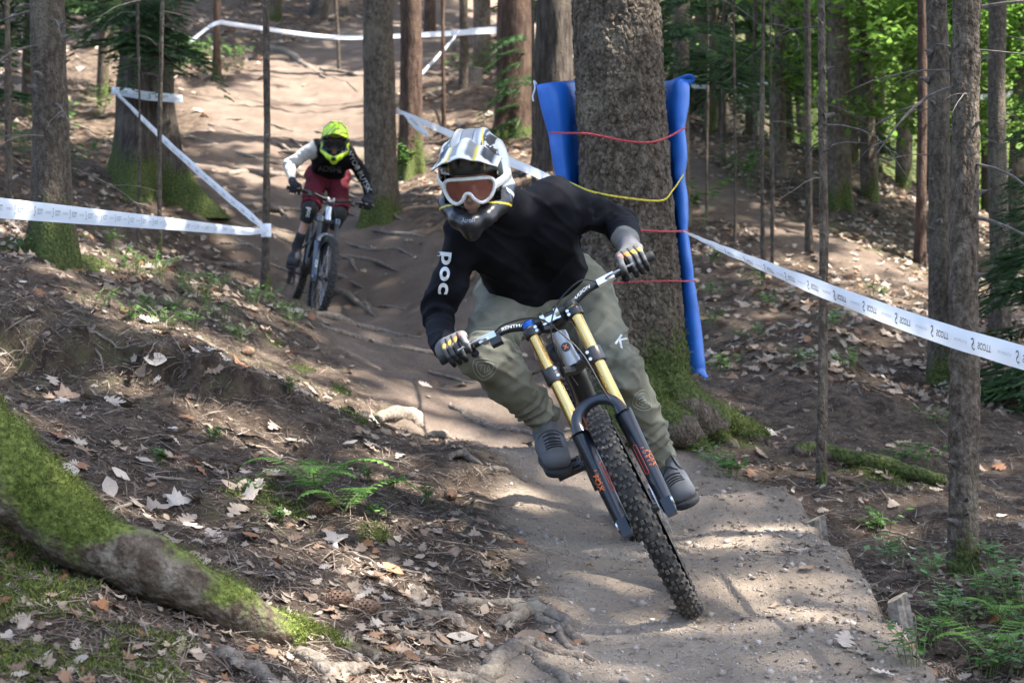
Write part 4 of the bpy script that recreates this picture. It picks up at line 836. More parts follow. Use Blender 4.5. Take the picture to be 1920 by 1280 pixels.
    mb.tube(arc, [.024]+[.0185]*11+[.024], 10, flat=.75, up=SF); bl(mb, 'fork_arch', c['fork'], root, ST)
    def crown(s0, hh, nm):
        mb = MB()
        for s in (-1, 1): mb.lathe(fk(s0-hh, .035, s*FY), SA, [(0,.021),(0,.028),(.004,.0295),(2*hh-.004,.0295),(2*hh,.028),(2*hh,.021)], 22)
        for s in (-1, 1): mb.tube([fk(s0, .035, s*.046), fk(s0, .012, s*.022), fk(s0, 0, 0)], [.019,.021,.024], 8, flat=.8, up=SA)
        o = bl(mb, nm, c['crown'], root, ST)
        for s in (-1, 1):
            for k in (-.5, .5): mb = MB(); mb.lathe(fk(s0+k*hh, .058, s*.060), SF, [(0,.006),(.004,.006),(.004,.0001)], 8); bl(mb, 'bolt', M_silver, o, ST)
    crown(.565 if c['dual'] else .56, .026, 'fork_crown')
    if c['dual']: crown(.735, .014, 'fork_crown')
    # stem and handlebar
    BC = fk(.765, .03); mb = MB()
    mb.box(fk(.752, .015), SF*.03, np.array([0, .021, 0]), SA*.012)
    for s in (-1, 1): mb.lathe(BC+np.array([0, s*.026-.0075, 0]), (0, 1, 0), [(0,.0158),(0,.024),(.015,.024),(.015,.0158)], 18); mb.box(BC+np.array([0, s*.026, 0])-SA*.014, SF*.014, np.array([0, .007, 0]), SA*.012)
    stem = bl(mb, 'stem', M_silver, root, ST)
    def bar(y):
        a = abs(y); rise = .022*float(sstep(.06, .16, a)); back = .045*max(0, a-.08)/.32
        return BC+np.array([-back, y, rise+.012*max(0, a-.16)])
    ys = np.linspace(-.40, .40, 41); mb = MB(); mb.tube([bar(y) for y in ys], [.0158 if abs(y) < .06 else (.0158-.0047*float(sstep(.06, .18, abs(y)))) for y in ys], 14, up=SF); hb = bl(mb, 'handlebar', M_black, root, ST)
    if c['dual']:
        for s, word in ((-1, 'RENTHAL'), (1, 'CARBON')):
            V, Tt = text2d(word, .25, 1.05, 1, .015); sz = .014
            pts = []
            for u, v in V: b_ = bar(s*.125+u*sz*1.0); rr_ = .0148; an = v*sz/rr_+.25; pts.append(b_+SF*rr_*math.cos(an)+SA*rr_*math.sin(an))
            link('lettering', mesh_np('lettering', ST(np.array(pts)), Tt), hb, M_white, False)
    for s in (-1, 1):
        g0, g1 = bar(s*.275), bar(s*.40); d = (g1-g0)/np.linalg.norm(g1-g0); L_ = np.linalg.norm(g1-g0)
        prof = [(0,.0001),(0,.018)]+[(L_*k/12, .0165+.0012*(k % 2)) for k in range(1, 12)]+[(L_,.018),(L_+.004,.016),(L_+.004,.0001)]
        mb = MB(); mb.lathe(g0, d, prof, 14); bl(mb, 'grip', M_grip, root, ST)
        cl = bar(s*.235); mb = MB(); mb.lathe(cl-d*.008, d, [(0,.012),(0,.0165),(.016,.0165),(.016,.012)], 12); mb.box(cl+SF*.024+d*(-.012)-SA*.006, SF*.011, d*.032, SA*.011)
        lv = bl(mb, 'brake_lever', M_silver if c['dual'] else M_black, root, ST)
        mb = MB(); mb.tube(spline([cl+SF*.035-d*.01-SA*.008, cl+SF*.060+d*.02-SA*.014, cl+SF*.058+d*.06-SA*.014, cl+SF*.062+d*.095-SA*.018], 4), [.006,.006,.0058,.0055,.005,.005,.005,.005,.0048,.0048,.005,.005,.006], 8, flat=.7, up=SA); bl(mb, 'lever_blade', M_silver, lv, ST)
        if s < 0 or not big: mb = MB(); mb.box(cl-d*.035+SF*.016-SA*.028, SF*.018, d*.02, SA*.013); bl(mb, 'shifter', M_black, root, ST)
        st = cl+SF*.03-d*.045
        if s < 0: hp = [st, st-d*.05+SF*.05-SA*.01, fk(.74,.13,-.04), fk(.66,.12,.01), fk(.56,.10,.045), fk(.42,.075,.055), fk(.36,.055,.07)]
        else: hp = [st, st-d*.05+SF*.05+SA*.01, fk(.76,.11,.04), fk(.68,.10,-.02), fk(.60,.05,-.03), fk(.52,-.03,-.02)]
        mb = MB(); mb.tube(spline(hp, 7), .0027, 6); bl(mb, 'brake_hose', M_cable, root, ST)
    # frame
    hb0, hb1 = fk(.575 if c['dual'] else .575, 0), fk(.705, 0); BB = np.array([.44, 0, .35])
    mb = MB(); mb.lathe(hb0, SA, [(0,.0001),(0,.028),(.02,.029),(.05,.0255),(.09,.025),(.115,.028),(.13,.027),(.13,.0001)], 24); ht = bl(mb, 'head_tube', c['head'], root, W)
    if c['dual']:
        o_ = fk(.642, .0265); mb = MB(); mb.lathe(o_, SF, [(-.004,.016),(.0,.0165),(.001,.0001)], 18); bd = bl(mb, 'badge', M_black, ht, W)
        V, Tt = text2d('X', 0, 1, 1, .03); link('emblem', mesh_np('emblem', W(np.array([o_+SF*.002+SA*v*.016+np.array([0, u*.016, 0]) for u, v in V])), Tt), ht, M_orange, False)
    fr = MB()
    fr.tube(spline([fk(.60,-.01), fk(.55,-.09), (.72,0,.53), BB+np.array([.02,0,.02])], 6), [.030]*4+[.034]*8+[.038]*7, 14, flat=1.15)
    fr.tube(spline([fk(.68,-.01), (.72,0,.86), (.50,0,.70), (.33,0,.64)], 6), [.024]*10+[.02]*9, 12)
    fr.tube([BB, (.36,0,.56), (.31,0,.70)], [.03,.024,.019], 12)
    fr.lathe(BB-np.array([0,.045,0]), (0,1,0), [(0,.0001),(0,.026),(.09,.026),(.09,.0001)], 18)
    frame = bl(fr, 'frame', c['frame'], root, W)
    if c['dual']:      # orange V on the down tube
        mb = MB(); dtp = lambda h, yy: fk(.55,-.09)*(1-h)+np.array([.72,0,.53])*h+np.array([.026, yy, .021])+np.array([-.006,0,-.004])*abs(yy/.02)
        for s in (-1, 1): mb.tube([dtp(.25, s*.022), dtp(.62, s*.004)], [.006,.004], 6)
        bl(mb, 'stripe', M_orange, frame, W)
    sw = MB()
    for s in (-1, 1):
        sw.tube([(.40,s*.03,.38), (.22,s*.055,.36), (0,s*.075,.37)], [.016,.014,.012], 8); sw.tube([(.36,s*.02,.60), (.2,s*.05,.53), (0,s*.075,.37)], [.013,.011,.010], 8)
        sw.lathe(np.array([0,s*.075-.006,.37]), (0,1,0), [(0,.0001),(0,.016),(.012,.016),(.012,.0001)], 12)
    bl(sw, 'swingarm', c['frame'], root, W)
    mb = MB(); mb.lathe((.40,0,.47), (.55,0,.62), [(0,.0001),(0,.014),(.10,.014),(.10,.026),(.24,.026),(.24,.0001)], 14); bl(mb, 'shock', M_orange if c['dual'] else M_black, root, W)
    mb = MB(); mb.tube([(.31,0,.69), (.265,0,.80)], .0155, 12); bl(mb, 'seatpost', M_black, root, W)
    sd_ = union([((.14,0,.835),(.22,0,.832),.035,.03),((.15,-.035,.835),(.17,.035,.835),.03,.03),((.22,0,.832),(.39,0,.822),.026,.013)], .03)
    V, Q = surfnet(sd_, (.05,-.1,.78), (.43,.1,.90), .008); V[:, 2] = np.maximum(V[:, 2], .815); link('saddle', mesh_np('saddle', W(V), Q), root, M_grip)
    # drivetrain
    ca = np.array([math.cos(crank), 0, math.sin(crank)])
    for s in (-1, 1):
        d = -ca*s; e = BB+d*.17+np.array([0, s*.085, 0]); mb = MB(); mb.tube([BB+np.array([0, s*.055, 0]), BB+d*.03+np.array([0, s*.068, 0]), e], [.018,.015,.012], 10); bl(mb, 'crank_arm', M_black, root, W)
        pc = BB+d*.17+np.array([0, s*.145, 0]); tl = c['ped'][0 if s > 0 else 1]; pf = np.array([math.cos(tl), 0, math.sin(tl)]); pu = np.array([-math.sin(tl), 0, math.cos(tl)]); mb = MB()
        for k in (-1, 1): mb.box(pc+pf*k*.046, pf*.006, np.array([0, .05, 0]), pu*.008); mb.box(pc+np.array([0, k*.045, 0]), pf*.05, np.array([0, .006, 0]), pu*.008)
        mb.tube([e, pc+np.array([0, s*.05, 0])], .0085, 8); mb.box(pc, pf*.016, np.array([0, .045, 0]), pu*.007)
        for kx in (-.046, -.02, .02, .046):
            for ky in (-.044, .044): mb.tube([pc+pf*kx+np.array([0, ky, 0])-pu*.012, pc+pf*kx+np.array([0, ky, 0])+pu*.012], .0018, 5)
        bl(mb, 'pedal', M_black, root, W)
    mb = MB(); cc = BB+np.array([0,-.05,0]); mb.lathe(cc, (0,1,0), [(-.0015,.052),(-.0015,.070),(.0015,.070),(.0015,.052)], 34, closed=True)
    for k in range(34): a = 2*math.pi*k/34; mb.box(cc+np.array([.072*math.cos(a),0,.072*math.sin(a)]), np.array([math.cos(a),0,math.sin(a)])*.004, np.array([-math.sin(a),0,math.cos(a)])*.003, np.array([0,.001,0]), taper=.6)
    for k in range(4): a = k*math.pi/2+crank; mb.box(cc+np.array([.03*math.cos(a),0,.03*math.sin(a)]), np.array([math.cos(a),0,math.sin(a)])*.028, np.array([-math.sin(a),0,math.cos(a)])*.007, np.array([0,.002,0]))
    bl(mb, 'chainring', M_black, root, W)
    mb = MB(); 
    for k, r_ in enumerate((.05,.043,.036,.03,.024)): mb.lathe(np.array([0,-.035-.004*k,.37]), (0,1,0), [(0,.012),(0,r_),(.002,r_),(.002,.012)], 22)
    bl(mb, 'cassette', M_silver, root, W)
    mb = MB(); mb.tube([BB+np.array([0,-.05,.070]), np.array([0,-.045,.37+.040])], .0035, 5); mb.tube([BB+np.array([0,-.05,-.070]), np.array([.02,-.045,.24]), np.array([-.02,-.045,.33])], .0035, 5); bl(mb, 'chain', M_black, root, W)
    mb = MB(); mb.box((.005,-.062,.30), (.018,0,.01), (0,.012,0), (-.012,0,.03)); mb.box((.015,-.055,.245), (.012,0,0), (0,.005,0), (0,0,.045)); bl(mb, 'derailleur', M_black, root, W)
    mb = MB(); mb.box(fk(.075,-.045,FY), SF*.022, np.array([0,.018,0]), SA*.035); mb.box(fk(.075,-.01,FY+.006), SF*.03, np.array([0,.008,0]), SA*.02); bl(mb, 'brake_caliper', M_black, root, ST)
    for s in (-1, 1): mb = MB(); mb.lathe(fk(0,.035+.015,s*FY)+np.array([0,s*.010,0]), (0,s,0), [(0,.014),(.012,.014),(.014,.010),(.014,.0001)], 14); bl(mb, 'axle_cap', M_silver, root, ST)
    info = dict(W=W, ST=ST, bar=bar, BB=BB, ca=ca, SF=SF, SA=SA); return root, info
W1 = local_frame(P(1200,1020,7.72), P(1297,1152,6.47), R(24.6))
bike1, I1 = make_bike('black downhill bike with gold fork tubes leaning hard into the bend', W1, R(5), R(50), dict(dual=True, fork=M_fork, stan=M_gold, crown=M_black, head=M_grey, frame=M_black, ped=(R(-12), R(-15))))
W2 = local_frame(P(548,568,18.6), P(590,600,17.4), R(-10))
bike2, I2 = make_bike('slate blue trail bike with single crown fork coming down the rooted trail', W2, R(-3), R(-8), dict(dual=False, fork=M_fork2, stan=M_black, crown=M_fork2, head=M_silver, frame=M_frame2, ped=(0, 0), detail=False))
# ================================================================= RIDERS
def paintmat(name, rough=.7, spec=.4, coat=0., sheen=0., bump=0., bscale=300.):
    """colour comes from the painted 'Col' attribute (dyes, graphics), plus fine weave"""
    m = bpy.data.materials.new(name); N, L, b = nodes(m)
    a = N.new('ShaderNodeAttribute'); a.attribute_name = 'Col'
    tc = N.new('ShaderNodeTexCoord'); nz = N.new('ShaderNodeTexNoise'); nz.inputs['Scale'].default_value = 22; nz.inputs['Detail'].default_value = 6; L.new(tc.outputs['Object'], nz.inputs['Vector'])
    mr = N.new('ShaderNodeMapRange'); mr.inputs['To Min'].default_value = .86; mr.inputs['To Max'].default_value = 1.14; mr.inputs['From Min'].default_value = .3; mr.inputs['From Max'].default_value = .7; L.new(nz.outputs['Fac'], mr.inputs['Value'])
    vm = N.new('ShaderNodeVectorMath'); vm.operation = 'SCALE'; L.new(a.outputs['Color'], vm.inputs[0]); L.new(mr.outputs[0], vm.inputs['Scale']); L.new(vm.outputs[0], b.inputs['Base Color'])
    b.inputs['Roughness'].default_value = rough; b.inputs['Specular IOR Level'].default_value = spec; b.inputs['Coat Weight'].default_value = coat; b.inputs['Coat Roughness'].default_value = .08; b.inputs['Sheen Weight'].default_value = sheen
    if bump:
        n2 = N.new('ShaderNodeTexNoise'); n2.inputs['Scale'].default_value = bscale; L.new(tc.outputs['Object'], n2.inputs['Vector'])
        bp = N.new('ShaderNodeBump'); bp.inputs['Strength'].default_value = bump; bp.inputs['Distance'].default_value = .002; L.new(n2.outputs['Fac'], bp.inputs['Height']); L.new(bp.outputs[0], b.inputs['Normal'])
    return m
M_cloth = paintmat('dyed_cloth', .82, .18, sheen=.0, bump=.35, bscale=500)
M_helm = paintmat('helmet_gloss', .36, .4, coat=.12)
M_glove = paintmat('glove_fabric', .75, .3, bump=.4, bscale=400)
M_skin = plain('skin', (.52,.31,.23), .5, var=.08, scale=20)
M_lens = bpy.data.materials.new('tinted_lens'); N, L, b = nodes(M_lens); b.inputs['Base Color'].default_value = (.20,.062,.042,1); b.inputs['Roughness'].default_value = .07; b.inputs['Specular IOR Level'].default_value = .8; b.inputs['Coat Weight'].default_value = .5; b.inputs['Alpha'].default_value = .8
M_lensd = bpy.data.materials.new('dark_lens'); N, L, b = nodes(M_lensd); b.inputs['Base Color'].default_value = (.012,.012,.014,1); b.inputs['Roughness'].default_value = .08; b.inputs['Coat Weight'].default_value = .4
M_whitep = plain('white_plastic', (.72,.71,.68), .35, dirt=(.5,.46,.4), scale=30)
M_blackp = plain('black_plastic', (.012,.012,.013), .35)
M_lace = plain('lace', (.015,.015,.018), .8)
def paint(o, fn, name='Col'):
    me = o.data; n = len(me.vertices); co = np.empty(n*3, np.float32); me.vertices.foreach_get('co', co); c = np.ones((n, 4), np.float32); c[:, :3] = fn(co.reshape(-1, 3).astype(float))
    a = me.color_attributes.new(name, 'FLOAT_COLOR', 'POINT'); a.data.foreach_set('color', c.ravel())
def mixc(c, col, m): return c*(1-m[:, None])+np.asarray(col)[None]*m[:, None]
def solid(col): return lambda p: np.tile(np.asarray(col, float), (len(p), 1))
def nrm(v): return v/np.linalg.norm(v)
def bounds(pts, pad): pts = np.array(pts); return pts.min(0)-pad, pts.max(0)+pad
def decal(name, s, sdf, c, u, v, size, d, parent, mat, shear=0., bold=.0, cuts=2, start=.15, spacing=1., off=.0025, su=1.):
    V, Tt = text2d(s, shear, spacing, cuts, bold); q = np.asarray(c)+V[:, :1]*size*su*np.asarray(u)+V[:, 1:]*size*np.asarray(v)-np.asarray(d)*start
    return link(name, mesh_np(name, project(sdf, q, d, .6, off), Tt), parent, mat, False)
def emblem(name, polys, sdf, c, u, v, size, d, parent, mat, w=.0012, start=.12):
    mb = MB()
    for pl in polys:
        q = np.array([np.asarray(c)+a*size*np.asarray(u)+b*size*np.asarray(v)-np.asarray(d)*start for a, b in spline(pl, 4)]); q = project(sdf, q, d, .5, .0008); mb.tube(list(q), w, 4)
    return mb.build(name, mat, parent)
EMB = [[(-.5,.1),(-.42,.34),(0,.42),(.42,.34),(.5,.1),(.36,-.2),(0,-.45),(-.36,-.2),(-.5,.1)], [(-.36,.1),(-.3,.25),(0,.31),(.3,.25),(.36,.1),(.25,-.12),(0,-.3),(-.25,-.12),(-.36,.1)], [(-.22,.15),(-.05,.17),(-.13,.16),(-.14,-.1)], [(0,.2),(.02,-.12),(.1,-.1)], [(.14,.18),(.13,-.06),(.22,.02),(.14,.18)]]
def helmet(o, fw, up, name_root, style, res):
    """full-face helmet: o centre of the skull, fw where the face looks, up towards the crown"""
    fw = nrm(fw); up = nrm(up-np.dot(up, fw)*fw); lf = np.cross(up, fw); A = np.stack([fw, lf, up]); toL = lambda p: (p-o)@A.T; toW = lambda q: o+np.asarray(q, float)@A
    shell = ell((-.015, 0, .02), np.eye(3), (.148, .122, .142))
    low = union([((-.05,.085,-.06),(.03,.088,-.085),.045,.036), ((-.05,-.085,-.06),(.03,-.088,-.085),.045,.036), ((.03,.088,-.085),(.118,.047,-.118),.033,.026), ((.03,-.088,-.085),(.118,-.047,-.118),.033,.026), ((.118,.047,-.118),(.152,0,-.130),.026,.027), ((.118,-.047,-.118),(.152,0,-.130),.026,.027), ((.150,0,-.130),(.138,0,-.164),.026,.020), ((.06,.075,-.10),(.135,0,-.160),.026,.019), ((.06,-.075,-.10),(.135,0,-.160),.026,.019)], .025)
    port = lambda q: np.maximum(np.abs(q[..., 1])-.094-.1*np.clip(.05-q[..., 0], 0, .1), np.maximum(np.abs(q[..., 2]+.018)-.052, .045-q[..., 0]))
    inner = ell((-.01, 0, .0), np.eye(3), (.118, .098, .118))
    innl = lambda q: np.maximum(np.hypot(q[..., 0]+.0, q[..., 1])-.082, q[..., 2]-.0)
    ridge = lambda q: -.010*np.exp(-((np.abs(q[..., 1])-.045)/.014)**2)*sstep(.0, .09, q[..., 2])-.006*np.exp(-((np.abs(q[..., 1])-.098)/.012)**2)*sstep(-.02, .06, q[..., 2])
    f = lambda q: np.maximum(np.maximum(np.maximum(smin(shell(q)+ridge(q), low(q), .03), -port(q)), -inner(q)), -innl(q))
    V, Q = surfnet(f, (-.19,-.15,-.22), (.21,.15,.19), res); o_ = link('helmet', mesh_np('helmet', toW(V), Q), name_root, M_helm)
    def col(p):
        q = toL(p); x, y, z = q.T; n = len(q)
        if style == 'white':
            c = np.tile([.56,.56,.55], (n, 1)); c = mixc(c, (.005,.005,.006), 1-sstep(-.048, -.040, z-.25*np.clip(x, -.2, .1)-.012*np.sin(y*60)))
            c = mixc(c, (.012,.012,.014), sstep(.045, .05, x)*(1-sstep(.112, .118, z)))                       # round the port
            c = mixc(c, (.018,.018,.02), sstep(.05, .062, np.abs(y))*(1-sstep(.098, .104, np.abs(y)))*sstep(.015, .02, z-.3*(x-.02))*(1-sstep(.085, .09, z-.25*x))*sstep(-.03, -.02, x)*.92)
            c = mixc(c, (.012,.012,.014), (np.abs(np.abs(y)-.068-.1*(z-.1)) < .019)*sstep(.055, .06, z)*(x < .1)*.95); c = mixc(c, (.22,.225,.235), (np.abs(y) < .018)*sstep(.06, .07, z)*.9); c = mixc(c, (.04,.04,.045), (np.abs(np.abs(y)-.021) < .0025)*sstep(.06, .07, z)*1.)
            g = (fbm(x*55, y*55, z*55, oct=3) > .35); c = np.where((g & (np.abs(y) > .06) & (z > .02) & (np.abs(y) < .10))[:, None], np.array([.55,.55,.53]), c)
            c = mixc(c, (.25,.26,.28), np.exp(-((np.abs(y)-.030-.1*np.clip(x, 0, 1))/.012)**2)*sstep(.05, .08, z)*.9)
            c = mixc(c, (.62,.50,.04), (np.abs(np.abs(y)-.046-.15*x) < .0022)*sstep(.04, .06, z)*1.)
            c = mixc(c, (.62,.50,.04), (np.abs(z+.105-.55*(x-.03)) < .0035)*(np.abs(y) > .05)*(x < .1)*1.)
            c = mixc(c, (.62,.63,.62), (np.abs(z+.090-.75*(x+.03)) < .010)*(np.abs(y) > .07)*(x < .03)*.9)
        else:
            c = np.tile([.50,.72,.03], (n, 1)); c = mixc(c, (.012,.012,.012), sstep(.05, .25, fbm(x*16+3, np.abs(y)*22, z*14, oct=2)-.15)*sstep(.03, .06, z)*.95)
            c = mixc(c, (.01,.01,.01), sstep(.04, .046, x)*(1-sstep(.058, .064, z))*sstep(-.098, -.093, z-.25*(np.abs(y)-.05))); c = mixc(c, (.01,.01,.01), (1-sstep(-.012, -.004, np.abs(y)-.03))*(np.abs(z+.128) < .016)*(x > .1)*1.)
            c = mixc(c, (.01,.01,.01), (1-sstep(.0, .03, x))*(1-sstep(-.06, -.03, z)))
        return c
    paint(o_, col)
    # visor: curved plate with thickness
    nu, nv = 25, 13; top = []; 
    for j in range(nv):
        for i in range(nu):
            u = -1+2*i/(nu-1); v = j/(nv-1); half = .108+.006*v; y = u*half
            xe = .205-.055*abs(u)**2.2; x = .062-.10*abs(u)**2+(xe-(.062-.10*abs(u)**2))*v
            z = .130-.066*abs(u)**2.1*(1-.42*v)-.004*v+.018*math.exp(-((abs(u)-.0)/.28)**2)*(1-.4*v)+.010*math.exp(-((abs(u)-.55)/.13)**2)*(1-v*.6)-.026*v*v
            top.append((x, y, z))
    top = np.array(top); bot = top-np.array([.002, 0, .006]); n0 = nu*nv; Fv = []
    g = lambda i, j: j*nu+i
    for j in range(nv-1):
        for i in range(nu-1): Fv.append((g(i,j), g(i+1,j), g(i+1,j+1), g(i,j+1))); Fv.append((n0+g(i,j), n0+g(i,j+1), n0+g(i+1,j+1), n0+g(i+1,j)))
    rim = [g(i,0) for i in range(nu)]+[g(nu-1,j) for j in range(1,nv)]+[g(i,nv-1) for i in range(nu-2,-1,-1)]+[g(0,j) for j in range(nv-2,0,-1)]
    for a, b_ in zip(rim, rim[1:]+rim[:1]): Fv.append((a, n0+a, n0+b_, b_))
    me = mesh_np('visor', toW(np.concatenate([top, bot])), [list(x) for x in Fv]); vz = link('visor', me, o_, M_helm)
    k = np.arange(2*n0)
    def vcol(p):
        q = toL(p); x, y, z = q.T; n = len(q); c = np.tile([.70,.70,.68] if style == 'white' else [.50,.72,.03], (n, 1))
        if style == 'white':
            c = mixc(c, (.10,.105,.115), (np.abs(np.abs(y)-.030) < .014)*(x < .19)*(x > .07)*.85); c = mixc(c, (.62,.50,.04), (np.abs(np.abs(y)-.047) < .003)*1.); c = mixc(c, (.02,.02,.022), (np.abs(np.abs(y)-.082) < .018)*(x < .16)*.95)
        else: c = mixc(c, (.012,.012,.012), sstep(.1, .2, np.abs(np.sin(y*55+x*30))-.75)*1.)
        c[k >= n0] = (.012,.012,.013)
        if style == 'white':
            s_ = (k >= n0) & (np.abs(np.abs(y)-.045) < .012) & (x > .09); c[s_] = (.10,.095,.08)
        return c
    paint(vz, vcol)
    # goggles
    out = [(-.083,.026),(-.06,.038),(0,.041),(.06,.038),(.083,.026),(.085,0),(.070,-.030),(.044,-.044),(.022,-.032),(.009,-.012),(0,-.008),(-.009,-.012),(-.022,-.032),(-.044,-.044),(-.070,-.030),(-.085,0),(-.083,.026)]
    gp = lambda y, z, dx=0: np.array([.134+dx-5.2*y*y-.10*abs(z), y, z-.020]); ol = spline(out, 5)[:-1]
    gg = empty_child('goggles', o_)
    mb = MB(); ring = [gp(y, z) for y, z in ol]; ring.append(ring[0]); ring.append(ring[1]); mb.tube(ring, .0066, 8, cap=False, flat=1.25, up=(1, 0, 0)); mb.v = [tuple(q) for q in toW(np.array(mb.v))]; mb.build('goggle_frame', M_whitep if style == 'white' else M_blackp, gg)
    Vl = [gp(0, .006, .002)]+[gp(y*.5, z*.5+.003, .002) for y, z in ol]+[gp(y, z, -.001) for y, z in ol]; m_ = len(ol)
    Fl = [[0, 1+i, 1+(i+1) % m_] for i in range(m_)]+[[1+i, 1+m_+i, 1+m_+(i+1) % m_, 1+(i+1) % m_] for i in range(m_)]
    link('lens', mesh_np('lens', toW(np.array(Vl)), Fl), gg, M_lens if style == 'white' else M_lensd)
    for s in (-1, 1):
        mb = MB(); mb.tube([gp(s*.084, .006), np.array([.05, s*.110, -.004]), np.array([.0, s*.126, .004])], [.016, .017, .017], 8, flat=.25, up=(0, 1, 0)); mb.v = [tuple(q) for q in toW(np.array(mb.v))]; mb.build('strap', M_whitep if style == 'white' else M_blackp, gg)
    if style == 'white':
        link('chin_logo', mesh_np('chin_logo', project(lambda p: f(toL(p)), toW(np.array([(.30, u*.014, v*.014-.108) for u, v in text2d('Airoh')[0]])), -fw, .4, .0012), text2d('Airoh')[1]), o_, plain('grey_print', (.32,.32,.33), .5), False)
    return o_
def empty_child(name, parent):
    e = bpy.data.objects.new(name, None); COL.objects.link(e); e.parent = parent; e.empty_display_size = .05; return e
def hand_sdf(gc, ga, wrist, fwd, upv, s):
    """hand closed round a grip. gc grip centre, ga outward axis, fwd forward normal of the bar, upv its up normal; s=+1 left hand"""
    pl = lambda t, a, r_: gc+ga*t+(fwd*math.cos(a)+upv*math.sin(a))*r_
    pr_ = []; fingers = []
    kn = []
    for i, (t, r_) in enumerate([(-.035,.0112),(-.012,.0118),(.011,.0113),(.033,.0102)]):     # index .. little finger
        k0 = pl(t, R(78), .046); kn.append(k0)
        if i == 0: ch = [k0, pl(t-.004, R(25), .058), pl(t-.008, R(-8), .072), pl(t-.008, R(-32), .066)]      # index finger out on the brake lever
        else: ch = [k0, pl(t, R(12), .047), pl(t, R(-48), .040), pl(t, R(-115), .034)]
        fingers.append((ch, r_))
        for a, b_, ra, rb in zip(ch[:-1], ch[1:], (r_*1.12, r_, r_*.92), (r_, r_*.92, r_*.8)): pr_.append((a, b_, ra, rb))
    w2 = wrist+(gc-wrist)*.15
    palm = [(w2, kn[0], .028, .015), (w2, kn[1], .028, .016), (w2, kn[2], .028, .0155), (w2, kn[3], .026, .014), (kn[0], kn[3], .0145, .0135), (pl(-.02, R(140), .034), pl(.026, R(140), .034), .017, .016)]
    th = [(w2*.6+kn[0]*.4, pl(-.046, R(150), .036), .018, .0135), (pl(-.046, R(150), .036), pl(-.050, R(215), .032), .013, .012), (pl(-.050, R(215), .032), pl(-.046, R(270), .031), .0115, .010)]
    fF = union(pr_, .0035); fP = union(palm, .018); fT = union(th, .008)
    return (lambda p: smin(smin(fF(p), fP(p), .008), fT(p), .010)), fingers
def make_person(name, label, J, C, bikeI, res, style):
    """J joints (world), C colours/options"""
    g = lambda k: J[k]
    hipm = (g('hipL')+g('hipR'))/2; shm = (g('shL')+g('shR'))/2; tor = nrm(shm-hipm); acr = nrm(g('shL')-g('shR')); fro = np.cross(acr, tor)
    if np.dot(fro, -np.array([0, 1., 0])) < 0 and fro[2] > 0: fro = -fro
    slim = C.get('slim', 1.)
    def body_prims(e):      # e: how much the cloth stands off the skin
        ch = shm-tor*.10; wa = hipm+tor*.13
        T_ = []
        for s, sh in ((1, 'shL'), (-1, 'shR')):
            T_ += [(g(sh)-acr*s*.045-tor*.01, ch+acr*s*.085*slim, .068*slim+e, .098*slim+e), (ch+acr*s*.085*slim, wa+acr*s*.065*slim, .098*slim+e, .088*slim+e), (wa+acr*s*.065*slim, hipm+acr*s*.07*slim, .088*slim+e, .100*slim+e)]
        return T_
    arms = lambda e: sum([[(g('sh'+s), g('el'+s), .058*slim+e, .046*slim+e), (g('el'+s), g('wr'+s), .045*slim+e, .030*slim+e)] for s in 'LR'], [])
    legs = lambda e: sum([[(g('hip'+s), g('kn'+s), .088*slim+e, .058*slim+e), (g('kn'+s), g('an'+s), .056*slim+e, .037+e)] for s in 'LR'], [])
    calf = lambda e: [((g('kn'+s)*.68+g('an'+s)*.32)+np.array([0, .028, 0]), (g('kn'+s)*.4+g('an'+s)*.6)+np.array([0, .018, 0]), .045*slim+e, .036+e) for s in 'LR']
    feet = sum([[(g('he'+s), g('to'+s)*.72+g('he'+s)*.28, .024, .018), (g('an'+s), g('he'+s), .032, .026)] for s in 'LR'], [])
    hd = g('head'); hf = nrm(J['hf']); hu = nrm(J['hu']-np.dot(J['hu'], hf)*hf); hl = np.cross(hu, hf); HA = np.stack([hf, hl, hu])
    hl_ = lambda x, y, z: hd+hf*x+hl*y+hu*z
    head = [ell(hl_(-.01, 0, .015), HA, (.098, .077, .108)), (hl_(.04, 0, -.06), hl_(.06, 0, -.088), .045, .026), (hl_(.078, 0, .0), hl_(.108, 0, -.038), .010, .014), (hl_(.082, .03, .03), hl_(.082, -.03, .03), .014, .014), (hl_(.088, .022, -.066), hl_(.088, -.022, -.066), .009, .009), (hl_(0, .08, -.01), hl_(0, .08, -.04), .014, .011), (hl_(0, -.08, -.01), hl_(0, -.08, -.04), .014, .011), (hl_(-.02, 0, -.07), g('neck'), .058, .066)]
    sk = union(body_prims(-.012)+arms(-.010)+legs(-.012)+calf(-.008)+head+feet+[(g('wr'+s), g('hand'+s), .026, .022) for s in 'LR'], .03)
    allp = [J[k] for k in J if k not in ('hf', 'hu')]; lo, hi = bounds(allp, .2)
    V, Q = surfnet(sk, lo, hi, max(res*1.3, .009)); body = tag(link(name, mesh_np(name, V, Q), None, M_skin), label, 'person')
    # ---- jersey
    def folds(p, k=1.):
        a = vnoise(p[..., 0]*7+p[..., 2]*13+4, p[..., 1]*7, p[..., 2]*5-p[..., 0]*4); b2 = vnoise(p[..., 0]*15-p[..., 2]*19, p[..., 1]*10+3, p[..., 2]*9)
        return k*(.006*fbm(p[..., 0]*8+3, p[..., 1]*5, p[..., 2]*11, oct=2)+.011*np.abs(a)-.005+.006*np.abs(b2)-.010*(1-np.abs(vnoise(p[..., 0]*9-p[..., 2]*8, p[..., 1]*6+p[..., 2]*5, p[..., 2]*4+2)))**5-.006*(1-np.abs(vnoise(p[..., 0]*14+p[..., 2]*21, p[..., 1]*9+7, p[..., 2]*3)))**5)
